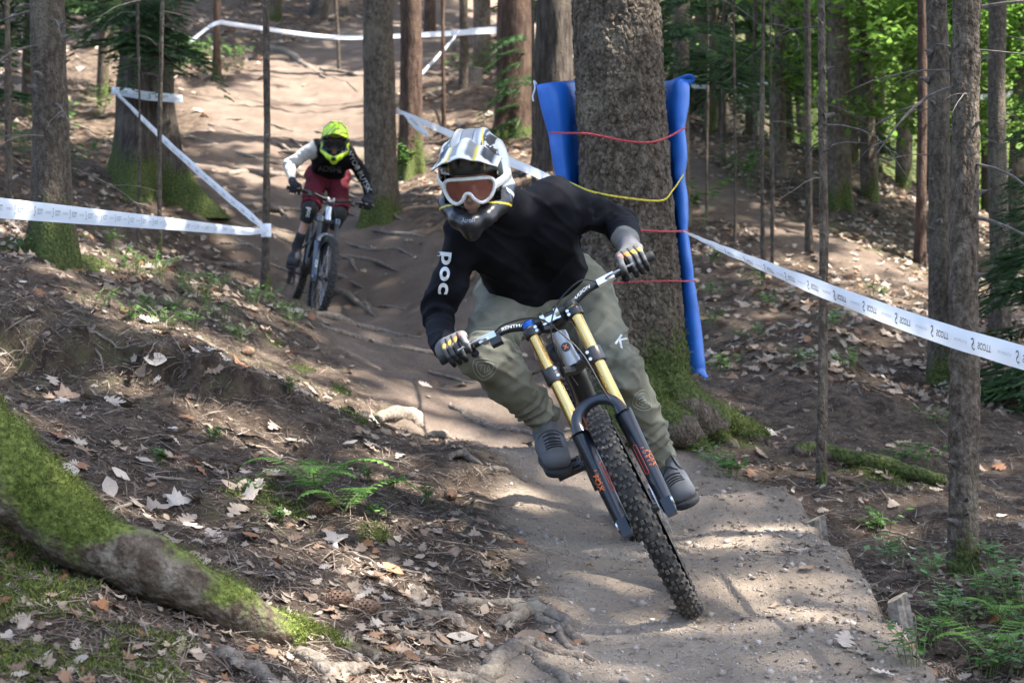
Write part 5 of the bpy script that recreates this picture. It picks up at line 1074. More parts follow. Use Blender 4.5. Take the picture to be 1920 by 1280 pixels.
    def limb_folds(p, a, b_, r_, n, amp):     # compression creases round a joint
        ab = b_-a; t = ((p-a)@ab)/(ab@ab); d = cap_sd(p, a, b_, 0, 0); return amp*np.exp(-((t-.5)/.35)**2)*np.sin(t*n+3*vnoise(p[..., 0]*14, p[..., 1]*14, p[..., 2]*14))*(d < r_*2.2)
    tr0 = union(body_prims(.006), .05); ar0 = union(arms(.006), .02); colr = (shm+nrm(g('neck')-shm)*.02, g('neck')+nrm(hd-g('neck'))*.055, .090, .074)
    hem = C.get('hem', .05)
    def jersey(p):
        d = smin(smin(tr0(p), ar0(p), .045), cap_sd(p, *colr), .05)
        d = d+folds(p)
        for s in 'LR':
            d = d+limb_folds(p, g('sh'+s)*.25+g('el'+s)*.75, g('el'+s)*.55+g('wr'+s)*.45, .06, 24, .0055)
        low = -((p-hipm)@tor-hem-.012*np.sin(10*((p-hipm)@acr)))                   # hem
        d = np.maximum(d, low)
        d = np.maximum(d, -cap_sd(p, g('neck')+nrm(hd-g('neck'))*.09, g('neck')+nrm(hd-g('neck'))*.2, .058, .062))   # neck opening
        for s in 'LR':
            w_ = nrm(g('wr'+s)-g('el'+s)); d = np.maximum(d, np.where(cap_sd(p, g('el'+s), g('hand'+s), .12, .12) < 0, (p-g('wr'+s))@w_+C.get('cuff', .0), -1))
        return d
    lo, hi = bounds([J[k] for k in ('shL','shR','elL','elR','wrL','wrR','hipL','hipR','neck')], .16)
    V, Q = surfnet(jersey, lo, hi, res); jo = link('jersey', mesh_np('jersey', V, Q), body, M_cloth); paint(jo, C['jersey'])
    # ---- trousers / shorts
    def pants(p):
        pel = union([(g('hipL'), hipm+tor*.06+acr*.055, .108*slim, .100*slim), (g('hipR'), hipm+tor*.06-acr*.055, .108*slim, .100*slim), (g('hipL'), g('hipR'), .108*slim, .108*slim)], .05)(p)
        pel = np.maximum(pel, (p-hipm)@tor-.135); d = smin(union(legs(.016)+calf(.010) if C['long'] else [(g('hip'+s), g('kn'+s), .088*slim+.024, .058*slim+.028) for s in 'LR'], .03)(p), pel, .05)
        d = d+folds(p, 1.35 if C['long'] else 1.)
        for s in 'LR':
            d = d+limb_folds(p, g('hip'+s)*.35+g('kn'+s)*.65, g('kn'+s)*.7+g('an'+s)*.3, .09, 26, .0075)+limb_folds(p, g('kn'+s)*.45+g('an'+s)*.55, g('an'+s), .07, 34, .0075)
            w_ = nrm(g('an'+s)-g('kn'+s))
            if C['long']: d = np.maximum(d, np.where(cap_sd(p, g('kn'+s), g('an'+s), .13, .13) < .03, (p-g('an'+s))@w_+.0, -1))
            else:
                w_ = nrm(g('kn'+s)-g('hip'+s)); d = np.maximum(d, np.where(cap_sd(p, g('hip'+s), g('kn'+s), .2, .2) < .03, (p-g('kn'+s))@w_+.03, -1))
        return d
    kk = ('hipL','hipR','knL','knR','anL','anR') if C['long'] else ('hipL','hipR','knL','knR')
    lo, hi = bounds([J[k] for k in kk], .16); V, Q = surfnet(pants, lo, hi, res); po = link('trousers' if C['long'] else 'shorts', mesh_np('trousers', V, Q), body, M_cloth); paint(po, C['pants'])
    # ---- gloves
    for s, sg in (('L', 1), ('R', -1)):
        ga, fwd_, upv, gc = J['ga'+s], J['fwd'], J['upv'], J['hand'+s]; f, fing = hand_sdf(gc, ga, g('wr'+s), fwd_, upv, sg)
        w_ = nrm(g('wr'+s)-g('el'+s)); f2 = lambda p, f=f, s=s, w_=w_: smin(f(p), cap_sd(p, g('wr'+s)-w_*.025, g('wr'+s)+w_*.03, .033*max(slim, .95), .033), .015)
        lo, hi = bounds([gc, g('wr'+s)], .095); V, Q = surfnet(f2, lo, hi, min(res*.45, .0035)); go = link('glove', mesh_np('glove', V, Q), body, M_glove)
        def gcol(p, fing=fing, s=s, gc=gc, ga=ga):
            c = np.tile(C['glove'], (len(p), 1))
            if C.get('bands'):
                t = (p-gc)@ga; a = np.arctan2((p-gc)@J['upv'], (p-gc)@J['fwd']); rr_ = np.linalg.norm((p-gc)-t[:, None]*ga, axis=1)
                fr = np.exp(-((a-.62)/.32)**2)*(rr_ > .036); cols = [(.62,.17,.12),(.58,.25,.06),(.62,.36,.05),(.62,.42,.06)]
                for (cx, col) in zip((-.036,-.012,.011,.032), cols): c = mixc(c, col, np.where(np.abs(t-cx) < .0085, sstep(.35, .55, fr), 0))
                gap = np.min([np.abs(t-x) for x in (-.0235,-.0005,.0215)], axis=0); c = mixc(c, (.010,.010,.011), (1-sstep(.0022, .0040, gap))*(a < 1.15)*(rr_ > .03)); c = mixc(c, (.012,.012,.013), sstep(.25, .5, -a)*(np.abs(a) < 2.9)); c = mixc(c, (.10,.09,.13), sstep(1.7, 2.0, a)*.5)
            return c
        paint(go, gcol)
    # ---- shoes
    for s in 'LR':
        td = nrm(g('to'+s)-g('he'+s)); an = g('an'+s); uu = an-g('he'+s); uu = nrm(uu-np.dot(uu, td)*td); sd_ = np.cross(uu, td); he, to = g('he'+s), g('to'+s); L_ = np.linalg.norm(to-he)
        up_ = union([(he+uu*.006, he+td*L_*.45+uu*.014, .044, .046), (he+td*L_*.45+sd_*.014+uu*.008, to-td*.030+sd_*.016, .042, .034), (he+td*L_*.45-sd_*.014+uu*.008, to-td*.030-sd_*.018, .042, .032), (he+uu*.03, an+uu*.025+td*.012, .042, .040), (he+td*L_*.42+uu*.03, an+td*.03+uu*.01, .034, .036)], .03)
        fU = lambda p: np.maximum(up_(p), -((p-he)@uu)-.030); V, Q = surfnet(fU, *bounds([he, to, an], .09), min(res*.75, .006)); so = link('shoe', mesh_np('shoe', V, Q), body, M_glove)
        def scol(p):
            c = np.tile(C['shoe'], (len(p), 1)); x = (p-he)@td; z = (p-he)@uu; y = (p-he)@sd_
            c = mixc(c, np.array(C['shoe'])*.55, (1-sstep(.010, .018, np.abs(y)))*(x > .08)*(x < L_-.055)*(z > .0)); return mixc(c, np.array(C['shoe'])*.4, sstep(.085, .095, z)*1.)
        paint(so, scol)
        sole = union([(he-uu*.032-td*.010, he+td*L_*.5-uu*.032, .045, .048), (he+td*L_*.5-uu*.032, to-uu*.030-td*.020, .052, .050)], .02)
        fS = lambda p: np.maximum(np.maximum(sole(p), np.abs((p-he)@uu+.034)-.013), -9); V, Q = surfnet(fS, *bounds([he, to], .09), min(res*.75, .006)); link('sole', mesh_np('sole', V, Q), so, M_grip)
        if C.get('laces'):
            for k in range(5):
                x = .140+.016*k
                q = project(up_, np.array([he+td*(x+.004*abs(y))+sd_*y+uu*.15 for y in np.linspace(-.03, .03, 7)]), -uu, .3, .002); mb = MB(); mb.tube(list(q), .0024, 5); mb.build('lace', M_white if k < 0 else M_lace, so)
            q = [project(up_, np.array([he+td*(.112+dx)+sd_*y+uu*.2 for y in np.linspace(-.05, .05, 11)]), -uu, .35, .0045) for dx in (-.014, .014)]
            mb = MB(); Vv = list(q[0])+list(q[1])+list(q[1]-uu*.004)+list(q[0]-uu*.004); mb.add(Vv, [(i+11*a, i+1+11*a, i+1+11*((a+1) % 4), i+11*((a+1) % 4)) for a in range(4) for i in range(10)]); mb.build('strap', plain('shoe_strap', (.07,.072,.075), .7), so)
    hel = helmet(hd+hu*.012, hf, hu, body, style, min(res*.5, .005))
    return dict(body=body, jersey=jersey, pants=pants, jo=jo, po=po, tor=tor, acr=acr, hipm=hipm, shm=shm, g=g)
def grips(I, y, c):
    W, ST, bar = I['W'], I['ST'], I['bar']; out = {}
    for s, k in ((1, 'L'), (-1, 'R')):
        a, b_ = ST(bar(s*y)), ST(bar(s*(y+.05))); out['hand'+k] = a; out['ga'+k] = nrm(b_-a)
    o_ = ST(I['bar'](0)); out['fwd'] = nrm(ST(I['bar'](0)+I['SF'])-o_); out['upv'] = nrm(ST(I['bar'](0)+I['SA'])-o_); return out
# ---------------- front rider
J = grips(I1, .335, 0)
J.update(hipL=P(1080,548,7.42), hipR=P(958,565,7.40), knL=P(1165,690,7.10), knR=P(905,664,7.0), anL=P(1241,862,7.33), anR=P(1022,788,7.22),
 heL=P(1250,893,7.42), toL=P(1283,927,7.18), heR=P(1024,818,7.27), toR=P(1047,868,7.03), shL=P(1045,372,7.02), shR=P(876,428,6.98),
 elL=P(1160,418,7.20), elR=P(822,592,7.08), wrL=P(1180,462,6.86), wrR=P(834,652,6.83), neck=P(952,394,6.95), head=P(890,338,6.78),
 hf=np.array([-.17,-.95,-.30]), hu=np.array([-.10,-.25,.95]))
def jcol1(p):
    c = np.tile([.0042,.0044,.0072], (len(p), 1)); w_ = nrm(J['wrL']-J['elL']); t = (p-J['wrL'])@w_; near = cap_sd(p, J['elL'], J['wrL'], .1, .1) < 0
    return mixc(c, (.15,.145,.13), sstep(-.092, -.086, t)*near)
def pcol1(p):
    c = np.tile([.165,.160,.120], (len(p), 1)); return c
C1 = dict(jersey=jcol1, pants=pcol1, long=True, glove=(.14,.135,.13), bands=True, shoe=(.10,.105,.112), laces=True, slim=1.07, hem=.045, cuff=-.012)
R1 = make_person('person', 'rider in black jersey, olive trousers and white helmet leaning into the bend', J, C1, I1, .0075, 'white')
cam_d = lambda p: nrm(np.asarray(p, float))
# POC on the sleeve, reading downwards
c0 = P(830,512,7.0); arm = nrm(J['elR']-J['shR']); d = cam_d(c0); ud = nrm(P(823,560,7)-P(832,470,7)); vd = nrm(np.cross(ud, d)); vd = vd if vd[0] > 0 else -vd
decal('sleeve_lettering', 'poc', R1['jersey'], c0, ud, vd, .050, d, R1['jo'], M_white, .0, .03, start=.3, spacing=1.1, su=1.42)
# knee emblems and hip letter on the trousers
for (px, py, Y, sz, an) in ((908,692,6.9,.085,-.15), (1203,752,7.0,.075,-1.2)):
    c0 = P(px, py, Y); d = cam_d(c0); u0 = np.array([math.cos(an), 0, math.sin(an)]); v0 = np.array([-math.sin(an), 0, math.cos(an)]); emblem('knee_emblem', EMB, R1['pants'], c0, u0, v0, sz, d, R1['po'], plain('pale_print', (.34,.34,.28), .6), .0011, .25)
c0 = P(1166,640,7.0); d = cam_d(c0); decal('thigh_logo', 'K', R1['pants'], c0, nrm(np.array([.8,0,-.55])), nrm(np.array([.55,0,.8])), .04, d, R1['po'], M_white, 0, .02, start=.3)
# ---------------- second rider
J2 = grips(I2, .335, 0)
J2.update(hipL=P(632,332,18.35), hipR=P(597,330,18.30), knL=P(636,402,17.98), knR=P(581,392,17.92), anL=P(604,474,18.30), anR=P(557,462,18.05),
 heL=P(604,488,18.36), toL=P(600,499,18.12), heR=P(555,482,18.05), toR=P(546,494,17.82), shL=P(655,289,17.98), shR=P(592,276,17.92),
 elL=P(683,331,18.12), elR=P(543,309,17.98), wrL=P(692,369,17.86), wrR=P(548,338,17.74), neck=P(626,274,17.93), head=P(628,265,17.76),
 hf=np.array([.04,-.95,-.34]), hu=np.array([.06,-.30,.95]))
def jcol2(p):
    c = np.tile([.005,.005,.0065], (len(p), 1)); near = cap_sd(p, J2['shR']*.88+J2['elR']*.12, J2['elR'], .085, .085); near2 = cap_sd(p, J2['elR'], J2['wrR'], .085, .085)
    return mixc(c, (.44,.42,.39), 1-sstep(-.01, .0, np.minimum(near, near2)))
C2 = dict(jersey=jcol2, pants=solid((.105,.012,.020)), long=False, glove=(.014,.014,.018), shoe=(.030,.030,.033), hem=.06, slim=.92, cuff=-.0)
R2 = make_person('person', 'rider in neon helmet and maroon shorts descending the rooted trail', J2, C2, I2, .011, 'neon')
for s in 'LR':      # knee pads and socks
    g = R2['g']; k0 = g('hip'+s)*.22+g('kn'+s)*.78; k1 = g('kn'+s)*.68+g('an'+s)*.32
    f = lambda p: np.maximum(union([(k0, g('kn'+s), .066, .070), (g('kn'+s), k1, .070, .058)], .02)(p), (p-k1)@nrm(k1-g('kn'+s))); V, Q = surfnet(f, *bounds([k0, k1, g('kn'+s)], .1), .008); kp = link('knee_pad', mesh_np('knee_pad', V, Q), R2['body'], M_grip)
    if s == 'R': c0 = P(577,398,17.9); d = cam_d(c0); ud = nrm(P(574,412,17.9)-P(579,386,17.9)); vd = np.cross(ud, d); vd = vd if vd[0] > 0 else -vd; decal('pad_lettering', 'poc', f, c0, ud, vd, .045, d, kp, M_white, 0, .03, start=.4, off=.004)
    q = g('an'+s); k2 = q*.72+g('kn'+s)*.28; f = union([(q, k2, .044, .046)], .01); V, Q = surfnet(f, *bounds([q, k2], .07), .007); link('sock', mesh_np('sock', V, Q), R2['body'], M_lace)
c0 = P(617,317,17.9); d = cam_d(c0); decal('chest_lettering', 'ADSHI', R2['jersey'], c0, nrm(np.array([1,0,-.08])), np.array([0,0,1.]), .055, d, R2['jo'], plain('dim_print', (.07,.07,.07), .6), 0, .02, start=.5, off=.004)
c0 = P(674,322,17.95); d = cam_d(c0); ud = nrm(P(686,346,17.9)-P(662,300,17.9)); vd = np.cross(ud, d); vd = vd if vd[0] > 0 else -vd; decal('sleeve_lettering', 'VYOB BUTSK', R2['jersey'], c0, ud, vd, .048, d, R2['jo'], plain('pale_sleeve_print', (.34,.34,.34), .6), 0, .0, start=.5, off=.004)
# ================================================================= ROOTS, LITTER, PLANTS
def exposed_root(pts, rads, moss=0., mat=None): c, rr = ground_tube(pts, rads, -.1); return bumpy_tube('root', c, rr, mat or M_rootm, ground, 10, moss, .22)
for pts, rr in [
 ([(905,1285),(925,1252),(955,1228),(990,1216),(1050,1230),(1115,1243)], [.03,.036,.038,.034,.02,.008]), ([(985,1216),(1010,1240),(1050,1275),(1075,1300)], [.026,.022,.018,.012]),
 ([(930,1182),(975,1165),(1010,1148),(1030,1150)], [.01,.028,.036,.022]), ([(1025,1150),(1060,1178),(1100,1210)], [.022,.02,.009]), ([(1005,1155),(1050,1190),(1080,1228),(1110,1250)], [.016,.015,.012,.006]),
 ([(845,1134),(900,1130),(960,1138),(1010,1140)], [.012,.018,.018,.012]), ([(765,1160),(810,1158),(850,1168),(875,1182)], [.01,.022,.024,.008]), ([(770,1112),(785,1128),(780,1145)], [.014,.024,.01]),
 ([(740,1205),(800,1212),(860,1222),(900,1228)], [.01,.018,.018,.006]), ([(770,1262),(820,1268),(880,1276),(930,1292)], [.014,.024,.022,.01]), ([(560,1225),(600,1250),(650,1262),(690,1256)], [.02,.028,.026,.01]), ([(600,1250),(620,1275),(630,1300)], [.024,.024,.02]), ([(420,1226),(440,1245),(480,1268),(520,1290)], [.03,.03,.026,.02]),
 ([(705,788),(740,776),(775,782),(790,802)], [.02,.05,.05,.02]), ([(805,818),(830,815),(850,825)], [.01,.03,.012]), ([(840,760),(870,778),(900,796),(960,808),(1010,816)], [.008,.018,.02,.02,.01]), ([(870,770),(910,795),(940,808)], [.008,.015,.008]), ([(800,700),(860,715),(900,720)], [.008,.014,.006]),
 ([(915,882),(950,890),(985,905)], [.012,.02,.008]), ([(840,868),(870,862),(900,872)], [.006,.02,.008]), ([(560,548),(615,545),(650,555),(690,582)], [.02,.045,.045,.015]), ([(600,528),(640,524),(680,545)], [.01,.03,.012]), ([(590,590),(640,603),(700,620),(790,640)], [.02,.035,.032,.01]), ([(600,615),(680,640),(760,655),(850,668)], [.01,.028,.028,.012]), ([(680,572),(690,580),(700,592)], [.02,.025,.01]),
 ([(700,575),(740,578),(760,585)], [.006,.016,.006]), ([(340,255),(400,270),(450,290),(540,312)], [.02,.035,.03,.012]), ([(390,238),(450,250),(520,272),(550,290)], [.02,.03,.028,.012]), ([(505,92),(545,105),(575,125),(610,148)], [.08,.07,.06,.03]), ([(600,132),(650,138),(690,146)], [.03,.03,.015]), ([(415,330),(470,322),(520,332),(570,330)], [.03,.055,.05,.03]), ([(420,395),(470,385),(540,400),(600,398)], [.02,.04,.035,.02]), ([(440,455),(480,470),(520,500)], [.015,.03,.015]), ([(640,490),(660,500),(670,510)], [.01,.025,.01]), ([(380,430),(440,440),(500,432)], [.02,.04,.03]), ([(410,360),(450,352),(500,366)], [.02,.035,.02])]:
    exposed_root(pts, rr)
rz_ = random.Random(77)
for i in range(26):
    y0 = rz_.uniform(225, 500); x0 = 640-(y0-225)*.30+rz_.uniform(-260, 60)+(y0 > 380)*60; ln = rz_.uniform(50, 150); k = .0003*(900-y0)*.1; r0_ = rz_.uniform(.018, .036)
    exposed_root([(x0, y0), (x0+ln*.35, y0+rz_.uniform(-6, 8)), (x0+ln*.7, y0+rz_.uniform(0, 16)), (x0+ln, y0+rz_.uniform(4, 26))], [r0_*.4, r0_, r0_*.9, r0_*.3])
exposed_root([(700,788),(735,772),(770,778)], [.015,.022,.015], 1.2)
M_stick0 = plain('fine_roots', (.09,.068,.05), .9, var=.4, scale=50)
# ---- fallen leaves
def leaf_shape(kind, seed):
    r_ = random.Random(seed); L_ = 1.; pts = []
    if kind == 'oak':
        n = 5
        for i in range(n): x = .12+.76*i/(n-1); w_ = .30*math.sin(math.pi*min(.97, x*.9+.12))+.04; pts += [(x-.05, w_*.45), (x, w_*r_.uniform(.9, 1.1)), (x+.055, w_*.9)]
        half = [(0, .012)]+pts+[(1., .02)]
    elif kind == 'maple': half = [(0,.01),(.12,.10),(.05,.36),(.25,.30),(.36,.56),(.48,.32),(.56,.40),(.66,.20),(.78,.20),(1.,.0)]
    else: half = [(0,.01),(.15,.16),(.4,.27),(.65,.24),(.85,.12),(1.,.0)]
    up = np.array(half); V = []; 
    cz = r_.uniform(.1, .55); cu = r_.uniform(-.5, .5); n = len(up)
    f = lambda x, y: cz*y*y*2.2+cu*(x-.5)**2-.1*abs(y)+.05*math.sin(x*9+seed)*abs(y)*3
    for x, y in up: V += [(x-.5, y, f(x, y)), (x-.5, 0, f(x, 0)), (x-.5, -y, f(x, -y))]
    Fc = []
    for i in range(n-1): a = 3*i; Fc += [(a, a+1, a+4, a+3), (a+1, a+2, a+5, a+4)]
    return np.array(V), np.array(Fc)
LEAVES = [leaf_shape('oak', i) for i in range(4)]+[leaf_shape('maple', 10+i) for i in range(3)]+[leaf_shape('beech', 20)]
M_leaf = leafmat('dry_leaf', [(.28,.225,.17),(.20,.15,.105),(.38,.32,.26),(.14,.09,.06),(.32,.26,.20),(.19,.085,.035),(.25,.20,.15)], .15, .7)
def leafobj(col, nm): return plain(nm, col, .7, var=.22, scale=30)
LM = [leafobj(c, 'dry_leaf_'+n_) for c, n_ in (((.34,.28,.22),'pale'),((.26,.20,.148),'tan'),((.42,.36,.295),'bleached'),((.17,.115,.075),'brown'),((.20,.09,.04),'rust'))]
def slope_frame(X, Y):
    e = .06; dx = (H(X+e, Y)-H(X-e, Y))/(2*e); dy = (H(X, Y+e)-H(X, Y-e))/(2*e); n_ = np.stack([-dx, -dy, np.ones_like(dx)], -1); return n_/np.linalg.norm(n_, axis=-1)[:, None]
def rand_orient(n_, r_, tilt=.35):
    a = r_.uniform(0, 6.283, len(n_)); z = n_+r_.normal(0, tilt, n_.shape)*[1, 1, .3]; z /= np.linalg.norm(z, axis=1)[:, None]
    x = np.stack([np.cos(a), np.sin(a), 0*a], 1); x = x-(x*z).sum(1)[:, None]*z; x /= np.linalg.norm(x, axis=1)[:, None]; y = np.cross(z, x); return np.stack([x, y, z], -1)      # columns
def scatter(n, y0, y1, r_, pw=0.):
    Y = np.exp(r_.uniform(math.log(y0), math.log(y1), n)); X = r_.uniform(-1, 1, n)*(.30*Y+.35); return X, Y
r_ = np.random.default_rng(21)
# large leaves one can pick out, near the front: each an object on the ground
lme = []
for i, (V, Fc) in enumerate(LEAVES[:5]+LEAVES[7:]):
    for mi, mt_ in enumerate(LM):
        me = mesh_np('fallen_leaf', V, Fc); me.materials.append(mt_); lme.append(me)
cnt = 0; spots = [(270,745,.5),(230,790,.4),(90,670,.2),(320,740,.3),(370,760,.3),(420,830,.4),(300,800,.5),(130,805,.4),(200,770,.3),(60,770,.3),(460,840,.3)]
Xs, Ys = scatter(2600, 4.7, 10.5, r_); cl = fbm(Xs*1.6+7, Ys*1.6, oct=3); tmk = trailmask(Xs, Ys); pr_ = np.clip(.25+1.1*cl, .03, 1)*(1-tmk)**2+.015*(tmk > .5)
px_ = 960+Xs/Ys*F; zz = H(Xs, Ys); py_ = 640-zz/Ys*F; bank = np.exp(-(((px_-280)/230)**2+((py_-770)/90)**2)); pr_ = np.clip(pr_*.30+bank*1.6*(cl > -.35), 0, 1)
pr_ = pr_*np.where((px_ > 560) & (px_ < 1100) & (py_ > 880), .25, 1)
keep = (r_.random(len(Xs)) < pr_) & (px_ > -40) & (px_ < 1960) & (py_ < 1300); Xs, Ys, zz = Xs[keep][:290], Ys[keep][:290], zz[keep][:290]; OR = rand_orient(slope_frame(Xs, Ys), r_, .28)
for i in range(len(Xs)):
    o = bpy.data.objects.new('fallen_leaf', lme[r_.integers(len(lme))]); COL.objects.link(o); o.parent = ground; s = r_.uniform(.055, .105) if not (60 < 960+Xs[i]/Ys[i]*F < 560) else r_.uniform(.065, .115)
    M4 = Matrix.Identity(4); A = OR[i]*s
    for a in range(3):
        for b_ in range(3): M4[a][b_] = float(A[a, b_])
    M4.translation = (float(Xs[i]), float(Ys[i]), float(zz[i]+.016)); o.matrix_world = M4
def scatter_mesh(name, templ, X, Y, Z, OR, S, mat, kind='stuff', parent=ground, pick=None):
    xf = [((pick[i] if pick is not None else i % len(templ)), OR[i]*S[i], np.array([X[i], Y[i], Z[i]])) for i in range(len(X))]; V, Fc = instances(templ, xf); return link(name, mesh_np(name, V, Fc), parent, mat, smooth=False, kind=kind)
def litter(n, y0, y1, smin_, smax_, lift, thr, name, base=.3):
    X, Y = scatter(n, y0, y1, r_); c = fbm(X*.9+3, Y*.9, oct=4); tm = trailmask(X, Y); k = r_.random(n) < np.clip(base+thr*c, .06, 1)*(1-tm)**1.5+.02; X, Y = X[k], Y[k]; Z = H(X, Y)+lift
    scatter_mesh(name, LEAVES, X, Y, Z, rand_orient(slope_frame(X, Y), r_, .35), r_.uniform(smin_, smax_, len(X)), M_leaf)
litter(11000, 4.6, 11, .018, .055, .010, .7, 'leaf_litter'); litter(26000, 11, 26, .035, .09, .014, .6, 'leaf_litter', .55); litter(7000, 26, 50, .10, .22, .025, .5, 'leaf_litter', .5)
# ---- needles, twigs, bark crumbs, gravel
def blades(n, y0, y1, lmin, lmax, wd, mat, name, dens, tilt=.25, lift=.004):
    X, Y = scatter(n, y0, y1, r_); tm = trailmask(X, Y); k = r_.random(n) < dens(tm, X, Y); X, Y = X[k], Y[k]; Z = H(X, Y)+lift; OR_ = rand_orient(slope_frame(X, Y), r_, tilt); l = r_.uniform(lmin, lmax, len(X)); c = np.stack([X, Y, Z], 1); x = OR_[:, :, 0]*l[:, None]; y = OR_[:, :, 1]*(wd*r_.uniform(.6, 1.5, len(X)))[:, None]; b = OR_[:, :, 2]*(l*r_.uniform(-.12, .12, len(X)))[:, None]
    V = np.stack([c-x, c+y+b, c+x, c-y+b], 1).reshape(-1, 3); return link(name, mesh_np(name, V, np.arange(len(X)*4).reshape(-1, 4)), ground, mat, smooth=False, kind='stuff')
M_deb = leafmat('needle_litter', [(.075,.050,.036),(.155,.113,.083),(.25,.205,.16),(.11,.075,.053),(.04,.030,.024),(.20,.165,.135)], 0, .9)
blades(190000, 4.5, 13, .006, .026, .0014, M_deb, 'needle_litter', lambda tm, X, Y: (1-tm)*.95+.05)
blades(9000, 4.6, 16, .03, .10, .0024, M_deb, 'twig_litter', lambda tm, X, Y: (1-tm)**1.5*.9+.03, .2, .012)
OCT = (np.array([(1,0,0),(-1,0,0),(0,1,0),(0,-1,0),(0,0,.7),(0,0,-.7)], float), np.array([(0,2,4),(2,1,4),(1,3,4),(3,0,4),(2,0,5),(1,2,5),(3,1,5),(0,3,5)]))
M_peb = leafmat('trail_gravel', [(.26,.22,.18),(.34,.29,.25),(.19,.155,.125),(.38,.335,.29),(.30,.25,.20)], 0, .9)
X, Y = scatter(60000, 4.7, 9.8, r_); tm = trailmask(X, Y); k = (r_.random(len(X)) < tm*.55+.05) & (X > -.9) & (X < 2.2); X, Y = X[k], Y[k]; S = r_.uniform(.0018, .0060, len(X))*(1+2.2*(r_.random(len(X)) < .03))
scatter_mesh('trail_gravel', [OCT], X, Y, H(X, Y)+S*.2, rand_orient(slope_frame(X, Y), r_, .8), S, M_peb)
CH = (np.array([(-1,-.4,0),(1,-.3,.1),(.9,.35,0),(-.8,.4,.12),(-.9,-.3,.3),(.9,-.2,.36),(.8,.3,.3),(-.7,.3,.36)], float), np.array([(0,3,2,1),(4,5,6,7),(0,1,5,4),(1,2,6,5),(2,3,7,6),(3,0,4,7)]))
X, Y = scatter(14000, 4.7, 9.5, r_); s_, _ = sdist(X, Y, EDGE); s_ = -s_; k = (s_ > -.12) & (s_ < .55) & (r_.random(len(X)) < .9-1.2*np.abs(s_)); X, Y = X[k], Y[k]; scatter_mesh('wood_chips', [CH], X, Y, H(X, Y)+.003, rand_orient(slope_frame(X, Y), r_, .3), r_.uniform(.003, .013, len(X)), M_deb)
# fine roots and grass stalks hanging from the lip of the bank
mb = MB(); lp = spline([np.append(q, 0) for q in LIP], 30)
for i in range(190):
    a = lp[r_.integers(20, len(lp))]; x, y = a[0]+r_.normal(0, .05), a[1]+r_.normal(0, .07)-.02; z = gz(x, y)+.03; d = np.array([r_.normal(0, .06), -abs(r_.normal(.04, .03)), -r_.uniform(.02, .10)]); mb.tube([(x, y, z), np.array([x, y, z])+d*.5+np.array([0, -.015, .012]), np.array([x, y, z])+d], [.0018, .0014, .0007], 3)
mb.build('hanging_roots', M_stick0, ground, kind='stuff')
# ---- moss tufts on the mossy root, tree feet and ground
M_tuft = leafmat('moss_tufts', [(.055,.072,.014),(.095,.12,.022),(.14,.17,.036),(.19,.205,.05)], .3, .85)
def tufts(o, n, ln, parent, thr=.45, ymax=99):
    me = o.data; nv = len(me.vertices); co = np.empty(nv*3); me.vertices.foreach_get('co', co); no = np.empty(nv*3); me.vertices.foreach_get('normal', no); ms = np.empty(nv, np.float32); me.attributes['moss'].data.foreach_get('value', ms); co = co.reshape(-1, 3); no = no.reshape(-1, 3)
    w_ = np.clip(ms-thr, 0, 1)*(np.abs(co[:, 0]/np.maximum(co[:, 1], 1)) < .32)*(co[:, 1] < ymax)*(co[:, 1] > 3.5)
    if w_.sum() <= 0: return
    k = r_.choice(nv, n, p=w_/w_.sum()); p = co[k]+r_.normal(0, .010, (n, 3)); d = no[k]+r_.normal(0, .55, (n, 3)); d /= np.linalg.norm(d, axis=1)[:, None]; s = np.cross(d, r_.normal(0, 1, (n, 3))); s /= np.linalg.norm(s, axis=1)[:, None]; l = r_.uniform(.5, 1.2, n)*ln
    p = p-no[k]*.004; V = np.stack([p-s*(l*.18)[:, None], p+s*(l*.18)[:, None], p+d*l[:, None]], 1).reshape(-1, 3); link('moss_tufts', mesh_np('moss_tufts', V, np.arange(n*3).reshape(-1, 3)), parent, M_tuft, smooth=False, kind='stuff')
for ob in list(bpy.data.objects):
    if ob.type != 'MESH' or 'moss' not in ob.data.attributes: continue
    if ob.name.startswith('mossy_root'): tufts(ob, 18000, .010, edge_tree, .5)
    elif ob.name.startswith('root_spur'): tufts(ob, 5000, .014, big_spruce, .4)
for t_, n_ in ((big_spruce, 14000), (edge_tree, 3000)):
    for ch in t_.children:
        if ch.name.startswith('trunk'): tufts(ch, n_, .015, t_, .35)
tufts(ground, 30000, .016, ground, .4, 14)
